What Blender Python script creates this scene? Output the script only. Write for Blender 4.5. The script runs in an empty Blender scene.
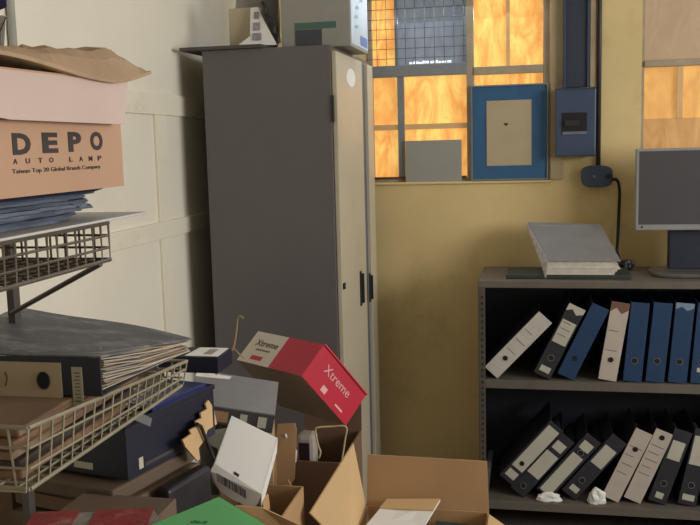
import bpy, bmesh, math, random
from mathutils import Vector, Matrix
random.seed(7)
C = bpy.context.scene.collection
R = math.radians

# ------------------------------------------------------------------ camera
FPX, CX, CY, H = 900.0, 350.0, 262.5, 1.6
Yc = Vector((190, -122, FPX)).normalized()                 # along the left wall, seen in camera axes (right, down, forward)
Zc = -(Vector((.026, 1, (122 - .026*190)/FPX))).normalized()
Zc = (Zc - Yc*Zc.dot(Yc)).normalized()
Xc = Yc.cross(Zc) * -1
if Xc.x < 0: Xc = -Xc
CAM = Vector((0, 0, H))
def P(px, py, x=None, y=None, z=None):
    """the world point seen at a pixel, on a plane of known x, y or z"""
    r = Vector((px-CX, py-CY, FPX))
    d = Vector((r.dot(Xc), r.dot(Yc), r.dot(Zc)))
    if y is not None: t = y/d.y
    elif x is not None: t = x/d.x
    else: t = (z-H)/d.z
    return CAM + d*t
cd = bpy.data.cameras.new('camera'); cam = bpy.data.objects.new('camera', cd); C.objects.link(cam)
cd.sensor_width = 36; cd.lens = 36*FPX/700; cd.clip_start = .02
def tow(v): return Vector((v.dot(Xc), v.dot(Yc), v.dot(Zc)))
rx, ry, rz = tow(Vector((1,0,0))), tow(Vector((0,-1,0))), tow(Vector((0,0,-1)))
m = Matrix((rx, ry, rz)).transposed().to_4x4(); m.translation = CAM
cam.matrix_world = m
bpy.context.scene.camera = cam

# ------------------------------------------------------------------ materials
def srgb(c):
    return tuple(((v/255)/12.92 if v/255 <= .04045 else ((v/255+.055)/1.055)**2.4) for v in c) + (1,)
MC = {}
def mat(name, c, rough=.6, metal=0, var=.12, scale=8, bump=.15, spot=None, spot_amt=.5, spot_lo=.55, emit=0, stretch=(1,1,1)):
    if name in MC: return MC[name]
    M = bpy.data.materials.new(name); M.use_nodes = True; nt = M.node_tree; n = nt.nodes; L = nt.links
    b = n['Principled BSDF']; b.inputs['Roughness'].default_value = rough; b.inputs['Metallic'].default_value = metal
    tc = n.new('ShaderNodeTexCoord'); mp = n.new('ShaderNodeMapping'); mp.inputs['Scale'].default_value = stretch
    L.new(tc.outputs['Object'], mp.inputs[0])
    no = n.new('ShaderNodeTexNoise'); no.inputs['Scale'].default_value = scale; no.inputs['Detail'].default_value = 6
    L.new(mp.outputs[0], no.inputs['Vector'])
    cr = n.new('ShaderNodeValToRGB'); col = srgb(c)
    cr.color_ramp.elements[0].position = .3; cr.color_ramp.elements[1].position = .7
    cr.color_ramp.elements[0].color = tuple(v*(1-var) for v in col[:3])+(1,)
    cr.color_ramp.elements[1].color = tuple(min(1, v*(1+var)) for v in col[:3])+(1,)
    L.new(no.outputs['Fac'], cr.inputs[0]); out = cr.outputs[0]
    if spot:
        n2 = n.new('ShaderNodeTexNoise'); n2.inputs['Scale'].default_value = scale*.7; n2.inputs['Detail'].default_value = 8
        n2.inputs['Roughness'].default_value = .7; L.new(mp.outputs[0], n2.inputs['Vector'])
        r2 = n.new('ShaderNodeValToRGB'); r2.color_ramp.elements[0].position = spot_lo; r2.color_ramp.elements[1].position = spot_lo+.14
        r2.color_ramp.elements[1].color = (spot_amt,)*3+(1,)
        L.new(n2.outputs['Fac'], r2.inputs[0])
        mx = n.new('ShaderNodeMixRGB'); mx.inputs[2].default_value = srgb(spot)
        L.new(r2.outputs[0], mx.inputs[0]); L.new(out, mx.inputs[1]); out = mx.outputs[0]
    L.new(out, b.inputs['Base Color'])
    if emit:
        L.new(out, b.inputs['Emission Color']); b.inputs['Emission Strength'].default_value = emit
    if bump:
        bp = n.new('ShaderNodeBump'); bp.inputs['Strength'].default_value = bump; bp.inputs['Distance'].default_value = .01
        L.new(no.outputs['Fac'], bp.inputs['Height']); L.new(bp.outputs[0], b.inputs['Normal'])
    MC[name] = M; return M

def glass_pane(name, c1, c2, emit):
    """obscured amber glass with the daylight behind it"""
    M = bpy.data.materials.new(name); M.use_nodes = True; nt = M.node_tree; n = nt.nodes; L = nt.links
    b = n['Principled BSDF']; b.inputs['Roughness'].default_value = .35
    tc = n.new('ShaderNodeTexCoord'); mp = n.new('ShaderNodeMapping'); mp.inputs['Scale'].default_value = (9, 9, 3.2)
    L.new(tc.outputs['Object'], mp.inputs[0])
    no = n.new('ShaderNodeTexNoise'); no.inputs['Scale'].default_value = 1.6; no.inputs['Detail'].default_value = 5; no.inputs['Distortion'].default_value = 1.1
    no.inputs['Roughness'].default_value = .6
    L.new(mp.outputs[0], no.inputs['Vector'])
    cr = n.new('ShaderNodeValToRGB'); e = cr.color_ramp.elements
    e[0].position = .32; e[0].color = srgb(c1); e[1].position = .68; e[1].color = srgb(c2)
    L.new(no.outputs['Fac'], cr.inputs[0]); L.new(cr.outputs[0], b.inputs['Base Color'])
    L.new(cr.outputs[0], b.inputs['Emission Color']); b.inputs['Emission Strength'].default_value = emit
    return M

M_cream = mat('cream_board', (236,230,212), .6, var=.05, scale=2.2, bump=.06, spot=(214,204,178), spot_amt=.25)
M_batten = mat('cream_batten', (236,229,208), .6, var=.05, scale=3, bump=.06, spot=(170,155,120), spot_amt=.3)
M_yellow = mat('yellow_plaster', (224,200,144), .75, var=.07, scale=3, bump=.25, spot=(184,158,112), spot_amt=.45)
M_floor = mat('grey_floor', (92,86,80), .6, scale=3)
M_ceil = mat('white_ceiling', (205,203,198), .8, var=.03)
M_wallw = mat('pale_wall', (200,190,165), .8, var=.04)
M_frame = mat('window_steel_paint', (172,158,134), .55, var=.12, scale=14, spot=(130,112,90), spot_amt=.4)
M_rail = mat('window_blue_grey_paint', (136,140,142), .5, var=.08)
M_bar = mat('tan_bar_glow', (214,176,122), .6, var=.06, emit=.12)  # slight emission in the bar colour imitates the hazy window light
M_rust = mat('rust_brown', (96,62,44), .8)
M_amber = glass_pane('amber_glass', (216,140,70), (252,204,112), .82)
M_amber2 = glass_pane('amber_glass_dim', (206,150,90), (240,188,104), .48)
M_pale = glass_pane('pale_glass', (182,156,126), (196,170,138), .16)
M_frost = glass_pane('frosted_grey_glass', (122,132,146), (146,154,164), .27)
M_wire_dark = mat('dark_wire', (92,86,80), .5, .4)

# ------------------------------------------------------------------ mesh helpers
def build(name, bm, m, parent=None, smooth=False, loc=None, bevel=0, mats=None):
    bmesh.ops.recalc_face_normals(bm, faces=bm.faces)
    me = bpy.data.meshes.new(name); bm.to_mesh(me); bm.free()
    for mm in (mats or [m]): me.materials.append(mm)
    if smooth:
        for p in me.polygons: p.use_smooth = True
    o = bpy.data.objects.new(name, me); C.objects.link(o)
    if parent is not None: o.parent = parent
    if loc is not None: o.location = loc
    if bevel:
        b = o.modifiers.new('bevel', 'BEVEL'); b.width = bevel; b.segments = 2; b.limit_method = 'ANGLE'
    return o
def box(bm, a, b, mi=0):
    """axis aligned box between two corners"""
    x0,y0,z0 = a; x1,y1,z1 = b
    v = [bm.verts.new(p) for p in ((x0,y0,z0),(x1,y0,z0),(x1,y1,z0),(x0,y1,z0),(x0,y0,z1),(x1,y0,z1),(x1,y1,z1),(x0,y1,z1))]
    for f in ((0,3,2,1),(4,5,6,7),(0,1,5,4),(1,2,6,5),(2,3,7,6),(3,0,4,7)):
        fc = bm.faces.new([v[i] for i in f]); fc.material_index = mi
    return v
def hexa(bm, o, a, b, c, mi=0):
    """box from a corner and three edge vectors"""
    o=Vector(o); a=Vector(a); b=Vector(b); c=Vector(c)
    v = [bm.verts.new(p) for p in (o,o+a,o+a+b,o+b,o+c,o+a+c,o+a+b+c,o+b+c)]
    for f in ((0,3,2,1),(4,5,6,7),(0,1,5,4),(1,2,6,5),(2,3,7,6),(3,0,4,7)):
        fc = bm.faces.new([v[i] for i in f]); fc.material_index = mi
    return v
def slabpoly(bm, pts, t, nrm=None, mi=0):
    """polygon of world points given a thickness along nrm (default: away from its own normal)"""
    pts = [Vector(p) for p in pts]
    if nrm is None:
        nrm = (pts[1]-pts[0]).cross(pts[2]-pts[0]).normalized()
    off = nrm*t
    a = [bm.verts.new(p) for p in pts]; b = [bm.verts.new(p+off) for p in pts]
    n = len(pts); bm.faces.new(a).material_index = mi; bm.faces.new(b[::-1]).material_index = mi
    for i in range(n):
        bm.faces.new((a[i], b[i], b[(i+1)%n], a[(i+1)%n])).material_index = mi
def tube(bm, pts, r, seg=6, mi=0):
    pts = [Vector(p) for p in pts]; rings = []; u = None
    for i, p in enumerate(pts):
        d = (pts[min(i+1,len(pts)-1)] - pts[max(i-1,0)]).normalized()
        if u is None:
            u = d.cross(Vector((0,0,1)))
            if u.length < .05: u = d.cross(Vector((1,0,0)))
        else: u = u - d*u.dot(d)
        u.normalize(); w = d.cross(u)
        rings.append([bm.verts.new(p + (u*math.cos(2*math.pi*k/seg)+w*math.sin(2*math.pi*k/seg))*r) for k in range(seg)])
    for a, b in zip(rings, rings[1:]):
        for k in range(seg): bm.faces.new((a[k], a[(k+1)%seg], b[(k+1)%seg], b[k])).material_index = mi
    bm.faces.new(rings[0][::-1]).material_index = mi; bm.faces.new(rings[-1]).material_index = mi
def NB(): return bmesh.new()
def empty(name, loc, label, cat, group=None, rot=None):
    o = bpy.data.objects.new(name, None); C.objects.link(o); o.location = loc; o.empty_display_size = .05
    if rot: o.rotation_euler = rot
    return tag(o, label, cat, group)
def tag(o, label, cat, group=None):
    o['label'] = label; o['category'] = cat
    if group: o['group'] = group
    return o
def struct(o): o['kind'] = 'structure'; return o
def reorigin(o, p):
    """move a mesh's origin to p without moving the mesh"""
    o.data.transform(Matrix.Translation(-Vector(p))); o.location = p; return o
def textmesh(name, s, size, m, parent, origin, right, up, bold=0, depth=.0006, align='LEFT', sx=1):
    """lettering as a thin mesh lying on a surface: right and up are its axes"""
    cu = bpy.data.curves.new('t', 'FONT'); cu.body = s; cu.size = size; cu.offset = bold; cu.extrude = depth; cu.align_x = align
    cu.resolution_u = 3
    t = bpy.data.objects.new('t', cu); C.objects.link(t)
    dg = bpy.context.evaluated_depsgraph_get(); me = bpy.data.meshes.new_from_object(t.evaluated_get(dg))
    bpy.data.objects.remove(t); me.name = name; me.materials.clear(); me.materials.append(m)
    right = Vector(right).normalized(); up = Vector(up); up = (up - right*up.dot(right)).normalized(); nn = right.cross(up)
    mm = Matrix((right*sx, up, nn)).transposed().to_4x4(); mm.translation = Vector(origin)
    me.transform(mm)
    o = bpy.data.objects.new(name, me); C.objects.link(o)
    if parent is not None:
        o.parent = parent
    return o
def crumple(name, m, base, rx_, ry_, rz_, seed=0, parent=None, amp=.25, flat=True, rot=0):
    """crumpled lump resting on base"""
    rnd = random.Random(seed); bm = NB(); bmesh.ops.create_icosphere(bm, subdivisions=3, radius=1)
    import mathutils
    for v in bm.verts:
        n = mathutils.noise.noise(v.co*1.7+Vector((seed*3.1,0,0))) + .5*mathutils.noise.noise(v.co*4.1+Vector((seed,5,0)))
        v.co *= 1 + amp*n*1.6
        v.co.x *= rx_; v.co.y *= ry_; v.co.z *= rz_
        v.co.z = max(v.co.z, -rz_*.6)
    zmin = min(v.co.z for v in bm.verts)
    for v in bm.verts: v.co.z -= zmin
    if rot: bmesh.ops.rotate(bm, verts=bm.verts, matrix=Matrix.Rotation(rot, 3, 'Z'))
    return build(name, bm, m, parent, loc=base)

# ------------------------------------------------------------------ the room
YB, XL, XR, YR, ZT = 4.05, -1.33, 3.2, -1.6, 2.75
W1x0, W1x1 = P(368,180,y=YB).x, P(549,178,y=YB).x
WZ0, WZ1 = P(440,181.5,y=YB).z, 2.5
W2x0, W2x1 = P(641,120,y=YB).x, P(641,120,y=YB).x+.95
T = .16
bm = NB(); box(bm, (XL-T,YR-T,-.1), (XR+T,YB+T,0)); struct(build('floor', bm, M_floor))
bm = NB(); box(bm, (XL-T,YR-T,ZT), (XR+T,YB+T,ZT+.1)); struct(build('ceiling', bm, M_ceil))
bm = NB()
box(bm, (XL-T,YB,0), (W1x0,YB+T,ZT)); box(bm, (W1x0,YB,0), (W1x1,YB+T,WZ0)); box(bm, (W1x0,YB,WZ1), (W1x1,YB+T,ZT))
box(bm, (W1x1,YB,0), (W2x0,YB+T,ZT)); box(bm, (W2x0,YB,0), (W2x1,YB+T,WZ0)); box(bm, (W2x0,YB,WZ1), (W2x1,YB+T,ZT))
box(bm, (W2x1,YB,0), (XR+T,YB+T,ZT))
struct(build('wall_back', bm, M_yellow))
bm = NB(); box(bm, (XL-T,YR-T,0), (XL,YB,ZT)); struct(build('wall_left', bm, M_cream))
bm = NB(); box(bm, (XL,YR-T,0), (XR,YR,ZT)); struct(build('wall_rear', bm, M_wallw))
RW = (0.2, 2.6, 1.25, 2.5)   # opening in the right wall
bm = NB()
box(bm, (XR,YR-T,0), (XR+T,RW[0],ZT)); box(bm, (XR,RW[1],0), (XR+T,YB,ZT))
box(bm, (XR,RW[0],0), (XR+T,RW[1],RW[2])); box(bm, (XR,RW[0],RW[3]), (XR+T,RW[1],ZT))
struct(build('wall_right', bm, M_wallw))
# battens over the joints of the left wall's boards
zA = P(157,236,x=XL).z; zB = P(157,253.5-16,x=XL).z
zr1 = P(160,222,x=XL).z; zr0 = P(160,239,x=XL).z; zt = P(150,114.5,x=XL).z
bm = NB(); box(bm, (XL,YR,zr0), (XL+.012,YB,zr1)); struct(build('trim_1', bm, M_batten, bevel=.002))
bm = NB(); box(bm, (XL,YR,zt), (XL+.012,YB,zt+.075)); struct(build('trim_2', bm, M_batten, bevel=.002))
yv = P(157,170,x=XL).y
for i, (z0, z1) in enumerate(((0,zr0), (zr1,zt))):
    bm = NB(); box(bm, (XL,yv-.012,z0), (XL+.010,yv+.085,z1)); struct(build('trim_%d'%(3+i), bm, M_batten, bevel=.002))

# windows of the back wall -------------------------------------------------
def zpx(px, py): return P(px, py, y=YB).z
def xpx(px, py=100): return P(px, py, y=YB).x
w = bpy.data.objects.new('window_1', None); C.objects.link(w); w.location = (W1x0, YB, WZ0); struct(w)
def wpart(name, bmx, m, root, **k):
    o = build(name, bmx, m, None, **k)
    o.data.transform(Matrix.Translation(-root.location)); o.parent = root; return o
YF = YB+.012
bm = NB()
xs0, xs1 = xpx(466.5), xpx(474)
box(bm, (W1x0,YF,WZ0), (W1x0+.03,YF+.035,WZ1)); box(bm, (xs0,YF-.004,WZ0), (xs1,YF+.035,WZ1)); box(bm, (xpx(543),YF-.004,WZ0), (W1x1,YF+.035,WZ1))
box(bm, (W1x0,YF,WZ0), (W1x1,YF+.035,WZ0+.014)); box(bm, (W1x0,YF,WZ1-.03), (W1x1,YF+.035,WZ1))
wpart('window_frame', bm, M_frame, w, bevel=.002)
zb = zpx(440,63.5); za = zpx(440,75)
bm = NB(); box(bm, (W1x0+.03,YF-.012,za), (xs0,YF+.03,zb)); wpart('rail', bm, M_rail, w, bevel=.002)
zc, zd = zpx(508,65.5), zpx(508,73.5)
bm = NB(); box(bm, (xs1,YF-.01,zd), (xpx(543),YF+.03,zc)); wpart('rail', bm, M_frame, w, bevel=.002)
bm = NB(); box(bm, (xpx(397),YF,WZ0+.014), (xpx(403.5),YF+.025,za)); wpart('glazing_bar', bm, M_rail, w)
z1, z2 = zpx(430,129), zpx(430,123.5)
bm = NB(); box(bm, (W1x0+.03,YF+.004,z1), (xpx(397),YF+.02,z2)); box(bm, (xpx(403.5),YF+.004,z1), (xs0,YF+.02,z2)); wpart('glazing_bar', bm, M_bar, w)
bm = NB(); box(bm, (xpx(506),YF+.012,zc), (xpx(510),YF+.021,WZ1)); wpart('glazing_bar', bm, M_bar, w)
def pane(x0, x1, z0, z1, m, root, dy=.022):
    bm = NB(); box(bm, (x0,YF+dy,z0), (x1,YF+dy+.006,z1)); return wpart('pane', bm, m, root)
pane(W1x0+.03, xpx(397), z2, za, M_amber, w); pane(W1x0+.03, xpx(397), WZ0+.014, z1, M_amber, w)
pane(xpx(403.5), xs0, z2, za, M_amber, w); pane(xpx(403.5), xs0, WZ0+.014, z1, M_amber, w)
pane(xs1, xpx(543), WZ0+.014, zd, M_amber, w); pane(xs1, xpx(543), zc, WZ1-.03, M_amber, w)
pane(W1x0+.03, xpx(397), zb, WZ1-.03, M_amber, w); pane(xpx(397), xs0, zb, WZ1-.03, M_frost, w)
bm = NB(); box(bm, (xpx(395),YF+.008,zb), (xpx(398),YF+.02,WZ1-.03)); wpart('glazing_bar', bm, M_rail, w)
# gap of bare daylight under the frosted sheet
mday = mat('daylight_gap', (235,240,245), .5, emit=1.0, bump=0)
bm = NB(); xa = xpx(409); 
while xa < xpx(449):
    l = random.uniform(.008,.022); box(bm, (xa,YF+.017,zb+.006), (xa+l,YF+.022,zb+.006+random.uniform(.006,.013))); xa += l+random.uniform(.002,.008)
wpart('daylight_gap', bm, mday, w)
# steel mesh guard over the upper left light
bm = NB(); x = W1x0+.01
while x < xs0: tube(bm, ((x,YF-.006,zb), (x,YF-.006,WZ1-.03)), .0013, 5); x += .043
z = zb+.03
while z < WZ1-.03: tube(bm, ((W1x0,YF-.004,z), (xs0,YF-.004,z)), .0013, 5); z += .043
wpart('mesh_guard', bm, M_wire_dark, w)
bm = NB(); box(bm, (W1x0+.03,YF-.012,WZ0+.014), (xpx(404),YF+.0,WZ0+.024)); box(bm, (xpx(458),YF-.012,WZ0+.014), (xpx(466),YF+.0,WZ0+.024)); wpart('rusted_putty', bm, M_rust, w)

w = bpy.data.objects.new('window_2', None); C.objects.link(w); w.location = (W2x0, YB, WZ0); struct(w)
bm = NB(); box(bm, (W2x0,YF,WZ0), (W2x0+.012,YF+.035,WZ1)); box(bm, (W2x1-.03,YF,WZ0), (W2x1,YF+.035,WZ1))
box(bm, (W2x0,YF,WZ0), (W2x1,YF+.035,WZ0+.02)); box(bm, (W2x0,YF,WZ1-.03), (W2x1,YF+.035,WZ1))
wpart('window_frame', bm, M_frame, w)
r0, r1 = zpx(670,66), zpx(670,59.5)
bm = NB(); box(bm, (W2x0+.012,YF-.012,r0), (W2x1-.03,YF+.03,r1)); wpart('rail', bm, M_frame, w, bevel=.002)
q0 = zpx(670,118)
bm = NB(); box(bm, (xpx(677.5),YF+.006,q0), (xpx(683.5),YF+.021,r0)); wpart('glazing_bar', bm, M_bar, w)
pane(W2x0+.012, W2x1-.03, r1, WZ1-.03, M_pale, w); pane(W2x0+.012, W2x1-.03, q0, r0, M_amber2, w)
pane(W2x0+.012, W2x1-.03, WZ0+.02, q0, glass_pane('peach_glass', (190,142,90), (214,168,110), .3), w)

# window of the right wall (out of frame, the room's main daylight)
w3 = bpy.data.objects.new('window_3', None); C.objects.link(w3); w3.location = (XR, RW[0], RW[2]); struct(w3)
bm = NB()
for yy in (RW[0], (RW[0]+RW[1])/2-.02, RW[1]-.04): box(bm, (XR+.04,yy,RW[2]), (XR+.08,yy+.04,RW[3]))
for zz in (RW[2], RW[3]-.04): box(bm, (XR+.04,RW[0],zz), (XR+.08,RW[1],zz+.04))
wpart('window_frame', bm, M_frame, w3)
ld = bpy.data.lights.new('window_daylight', 'AREA'); ld.shape = 'RECTANGLE'; ld.size = RW[3]-RW[2]-.1; ld.size_y = RW[1]-RW[0]-.1
ld.energy = 104; ld.color = (1, .985, .965)
lo = bpy.data.objects.new('window_daylight', ld); C.objects.link(lo); lo.location = (XR+.03, (RW[0]+RW[1])/2, (RW[2]+RW[3])/2)
lo.rotation_euler = (0, R(90), 0)
# blue morning light that comes through the top of window 1
ld = bpy.data.lights.new('upper_light_daylight', 'AREA'); ld.shape = 'RECTANGLE'; ld.size = W1x1-W1x0-.1; ld.size_y = .45; ld.energy = 7; ld.color = (.78,.88,1)
lo = bpy.data.objects.new('upper_light_daylight', ld); C.objects.link(lo); lo.location = ((W1x0+W1x1)/2, YB-.02, 2.25); lo.rotation_euler = (R(-65), 0, 0)
wd = bpy.data.worlds.new('world'); bpy.context.scene.world = wd; wd.use_nodes = True
wd.node_tree.nodes['Background'].inputs[0].default_value = (.75,.85,1,1); wd.node_tree.nodes['Background'].inputs[1].default_value = .6
vs = bpy.context.scene.view_settings
vs.view_transform = 'Standard'; vs.look = 'None'; vs.exposure = 0; vs.gamma = 1; vs.use_curve_mapping = False

# ------------------------------------------------------------------ steel cupboard
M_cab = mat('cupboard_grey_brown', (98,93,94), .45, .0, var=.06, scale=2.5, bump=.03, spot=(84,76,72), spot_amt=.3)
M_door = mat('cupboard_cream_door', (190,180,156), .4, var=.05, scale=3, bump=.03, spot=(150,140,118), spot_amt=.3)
M_dark = mat('dark_recess', (38,36,38), .6)
M_seam = mat('blue_grey_seam', (92,98,108), .5)
CY0, CY1 = 3.2, 3.94
CXR = P(334,200,y=CY0).x; CXL = P(205,120,y=CY0).x; CZ = P(300,46,y=CY0).z
cab = empty('metal_cupboard', ((CXR+CXL)/2, (CY0+CY1)/2, 0), 'tall grey steel cupboard with cream double doors against the cream wall', 'cupboard')
def cpart(root, name, bmx, m, **k):
    o = build(name, bmx, m, None, **k); o.data.transform(root.matrix_basis.inverted() if not root.rotation_euler.x else Matrix.Translation(-root.location)); o.parent = root; return o
def sub(root_part, name, bmx, m, world_root, **k):
    o = build(name, bmx, m, None, **k); o.data.transform(Matrix.Translation(-world_root.location)); o.parent = root_part; return o
cab.location = ((CXR+CXL)/2, (CY0+CY1)/2, 0)
def local(root, name, bmx, m, parent=None, **k):
    """part given in world coordinates under an unrotated root"""
    o = build(name, bmx, m, None, **k); o.data.transform(Matrix.Translation(-root.location)); o.parent = parent or root; return o
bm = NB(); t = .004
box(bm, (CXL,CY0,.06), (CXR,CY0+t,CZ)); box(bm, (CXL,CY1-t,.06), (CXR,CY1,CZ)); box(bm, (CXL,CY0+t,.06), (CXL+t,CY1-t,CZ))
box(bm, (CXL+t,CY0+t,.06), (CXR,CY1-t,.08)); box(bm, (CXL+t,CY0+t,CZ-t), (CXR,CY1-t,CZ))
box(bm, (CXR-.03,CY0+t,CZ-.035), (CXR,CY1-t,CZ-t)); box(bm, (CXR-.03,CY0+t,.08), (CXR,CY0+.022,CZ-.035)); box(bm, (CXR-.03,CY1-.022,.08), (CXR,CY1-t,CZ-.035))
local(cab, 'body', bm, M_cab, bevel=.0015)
for (x, y) in ((CXL,CY0), (CXR-.05,CY0), (CXL,CY1-.05), (CXR-.05,CY1-.05)):
    bm = NB(); box(bm, (x,y,0), (x+.05,y+.05,.06)); local(cab, 'foot', bm, M_dark)
ym, yn = P(359,150,x=CXR).y, P(364.5,150,x=CXR).y
dA = None
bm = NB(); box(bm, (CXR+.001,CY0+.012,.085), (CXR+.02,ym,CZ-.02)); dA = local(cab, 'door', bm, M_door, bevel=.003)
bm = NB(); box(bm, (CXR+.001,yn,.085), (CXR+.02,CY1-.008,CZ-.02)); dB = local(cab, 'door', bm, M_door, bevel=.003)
bm = NB(); box(bm, (CXR-.02,ym+.001,.085), (CXR+.006,yn-.001,CZ-.03)); local(cab, 'slit_strip', bm, M_seam)  # solid grey strip standing for the dark open slit between the doors
for dd, px, ya, yb in ((dA,360.5,271,306), (dB,369.5,273,302)):
    pa = P(px,ya,x=CXR+.02); pb = P(px,yb,x=CXR+.02); y0 = pa.y-.02
    bm = NB(); box(bm, (CXR+.0201,y0,pb.z), (CXR+.024,y0+.028,pa.z)); box(bm, (CXR+.024,y0+.02,pb.z+.01), (CXR+.034,y0+.028,pa.z-.01))
    local(cab, 'handle', bm, M_dark, parent=dd)
p = P(343.5,286,x=CXR+.02); bm = NB(); box(bm, (CXR+.0201,p.y-.013,p.z-.011), (CXR+.027,p.y+.013,p.z+.011)); box(bm, (CXR+.027,p.y-.004,p.z-.004), (CXR+.03,p.y+.004,p.z+.004),1)
local(cab, 'lock', bm, None, parent=dA, mats=[M_dark, mat('brass', (200,190,150), .4, .5)])
for yy in (95, 400):
    a = P(337,yy,y=CY0); bm = NB(); box(bm, (CXR+.0,CY0-.005,a.z-.095), (CXR+.008,CY0+.011,a.z)); local(cab, 'hinge', bm, M_dark)
p = P(351,78,x=CXR+.021)
bm = NB(); vs_ = []
for k in range(20):
    a = 2*math.pi*k/20; vs_.append((CXR+.0202, p.y+.085*math.cos(a)*(1+.1*math.sin(2*a)), p.z+.032*math.sin(a)*1.1))
slabpoly(bm, vs_, .001, Vector((1,0,0))); local(cab, 'paper_sticker', bm, mat('white_paper', (222,222,216), .7, var=.04), parent=dA)

# ---- things on top of the cupboard
M_brd = mat('dark_board', (78,72,70), .6, var=.1)
ZT0 = CZ+.0005
a = P(179,47,y=CY0-.02); bm = NB()
pts = [Vector((a.x, CY0-.02, ZT0+.006)), Vector((P(262,46,y=CY0).x, CY0-.02, ZT0+.006)), Vector((P(262,46,y=CY0).x+.05, CY0+.36, ZT0+.006)), Vector((a.x+.02, CY0+.40, ZT0+.006))]
slabpoly(bm, [q-Vector((0,0,.006)) for q in pts], .012, Vector((0,0,1)))
o = tag(build('flat_board', bm, M_brd), 'dark flat board lying on the cupboard top and jutting out to the left', 'board'); reorigin(o, pts[0])
Zb = ZT0+.0125
# cream carton
M_carton_c = mat('cream_carton', (188,176,150), .75, var=.06)
M_print = mat('grey_print', (150,146,156), .7, var=.25, scale=60)
M_white = mat('white_card', (238,236,231), .65, var=.04, scale=5, bump=.05)
M_kraft = mat('kraft_card', (176,140,100), .8, var=.07, scale=6, bump=.08, spot=(140,108,76), spot_amt=.25)
M_kraft_in = mat('kraft_inside', (182,146,104), .85, var=.06, scale=5, bump=.08)
M_ink = mat('black_ink', (52,44,44), .6, bump=0)
x0, x1, x2 = P(229,30,y=3.3).x, P(252,30,y=3.3).x, P(277,30,y=3.3).x
zt2 = P(240,8,y=3.3).z
c = empty('carton', (x0,3.3,Zb), 'small cream carton with a grey printed side on top of the cupboard', 'carton')
bm = NB(); box(bm, (x0,3.3,Zb), (x1+.03,3.37,zt2)); local(c, 'body', bm, M_carton_c, bevel=.002)
bm = NB(); box(bm, (x1,3.298,Zb+.01), (x1+.03,3.2998,zt2-.01)); local(c, 'printed_label', bm, M_print)
# white torn panel lying in front
bm = NB(); slabpoly(bm, [P(238,47,y=3.25), P(277,46.5,y=3.25), P(266,24,y=3.28), P(257,7,y=3.285), P(250.5,8,y=3.285), P(250,36,y=3.26)], .003, Vector((0,1,0)))
zz = min(v.co.z for v in bm.verts)
for v in bm.verts: v.co.z += Zb+.0008-zz if v.co.z < zz+.01 else 0
o = tag(build('torn_cardboard', bm, M_white), 'torn white printed cardboard panel leaning on the cream carton', 'cardboard')
reorigin(o, (P(258,46,y=3.25).x,3.25,Zb))
tcb = o
for k, (a0_, b0_) in enumerate((((252,11),(257,18)), ((252,22),(259,30)), ((252,33),(261,40)))):
    bm = NB(); q0_, q1_ = P(*a0_, y=3.25), P(*b0_, y=3.25)
    slabpoly(bm, [Vector((q0_.x,3.277-k*.009,q0_.z)), Vector((q1_.x,3.277-k*.009,q0_.z)), Vector((q1_.x,3.272-k*.010,q1_.z)), Vector((q0_.x,3.272-k*.010,q1_.z))], .0008, Vector((0,-1,0)))
    pr_ = build('grey_print', bm, M_print); pr_.data.transform(Matrix.Translation(-Vector(tcb.location))); pr_.parent = tcb
# grey plastic bag slumped over them
import mathutils
def bag(name, ctr, r, seed, m, sq=1, amp=.22, sub_=4, keep=0):
    bm = NB(); bmesh.ops.create_icosphere(bm, subdivisions=sub_, radius=1)
    for v in bm.verts:
        p = v.co.copy(); n = mathutils.noise.noise(p*1.6+Vector((seed,0,0)))
        rg = 1-abs(mathutils.noise.noise(p*3.3+Vector((0,seed,0))))*2
        v.co *= 1+amp*n+.05*rg
        v.co = Vector((v.co.x*r[0], v.co.y*r[1], max(v.co.z*r[2], -r[2]*.75)))
    zmin = min(v.co.z for v in bm.verts)
    for v in bm.verts: v.co.z -= zmin
    return build(name, bm, m, loc=ctr, smooth=True)
M_bag = mat('grey_plastic', (150,148,146), .35, var=.1, scale=6, bump=.4)
M_black = mat('black_plastic', (26,26,30), .4)
xb = P(262,0,y=3.42).x
o = bag('plastic_bag', (P(256,20,y=3.46).x, 3.47, zt2+.0), (.092,.075,.2), 3, M_bag); tag(o, 'crumpled grey plastic bag heaped over the small cream carton', 'bag')
o.location.z = Zb+.0005
bm = NB(); pts = [P(262,2,y=3.262), P(266,14,y=3.262), P(271,22,y=3.262), P(275,33,y=3.262), P(279,45,y=3.262)]
pts[-1].z = Zb+.008
for a, b in zip(pts, pts[1:]): tube(bm, (a, (a+b)/2+Vector((.006,0,0)), b), .007, 6)
o = tag(build('black_strap', bm, M_black), 'black strap hanging down beside the torn white panel', 'strap'); reorigin(o, pts[-1])
# big pale carton with green band
M_pc = mat('pale_grey_carton', (150,148,140), .7, var=.05)
M_pcs = mat('pale_blue_carton_side', (178,192,200), .6, var=.08, scale=14)
yk = 3.27; xk0, xk1 = P(281,20,y=yk).x, P(350,20,y=yk).x
c = empty('carton', ((xk0+xk1)/2,yk,ZT0), 'large pale carton with a green band on the right of the cupboard top', 'carton')
bm = NB(); box(bm, (xk0,yk,ZT0), (xk1,yk+.34,CZ+.36)); local(c, 'body', bm, M_pc, bevel=.002)
g0, g1 = P(295,22.5,y=yk).x, P(336,22.5,y=yk).x
bm = NB(); box(bm, (g0,yk-.002,P(310,29,y=yk).z), (g1,yk-.0002,P(310,22.5,y=yk).z)); local(c, 'green_band', bm, mat('green_band', (72,104,92), .6))
bm = NB(); box(bm, (g0,yk-.002,ZT0+.004), (P(322,40,y=yk).x,yk-.0002,P(310,29.5,y=yk).z)); local(c, 'dark_label', bm, mat('slate_label', (66,70,78), .6))
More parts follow.
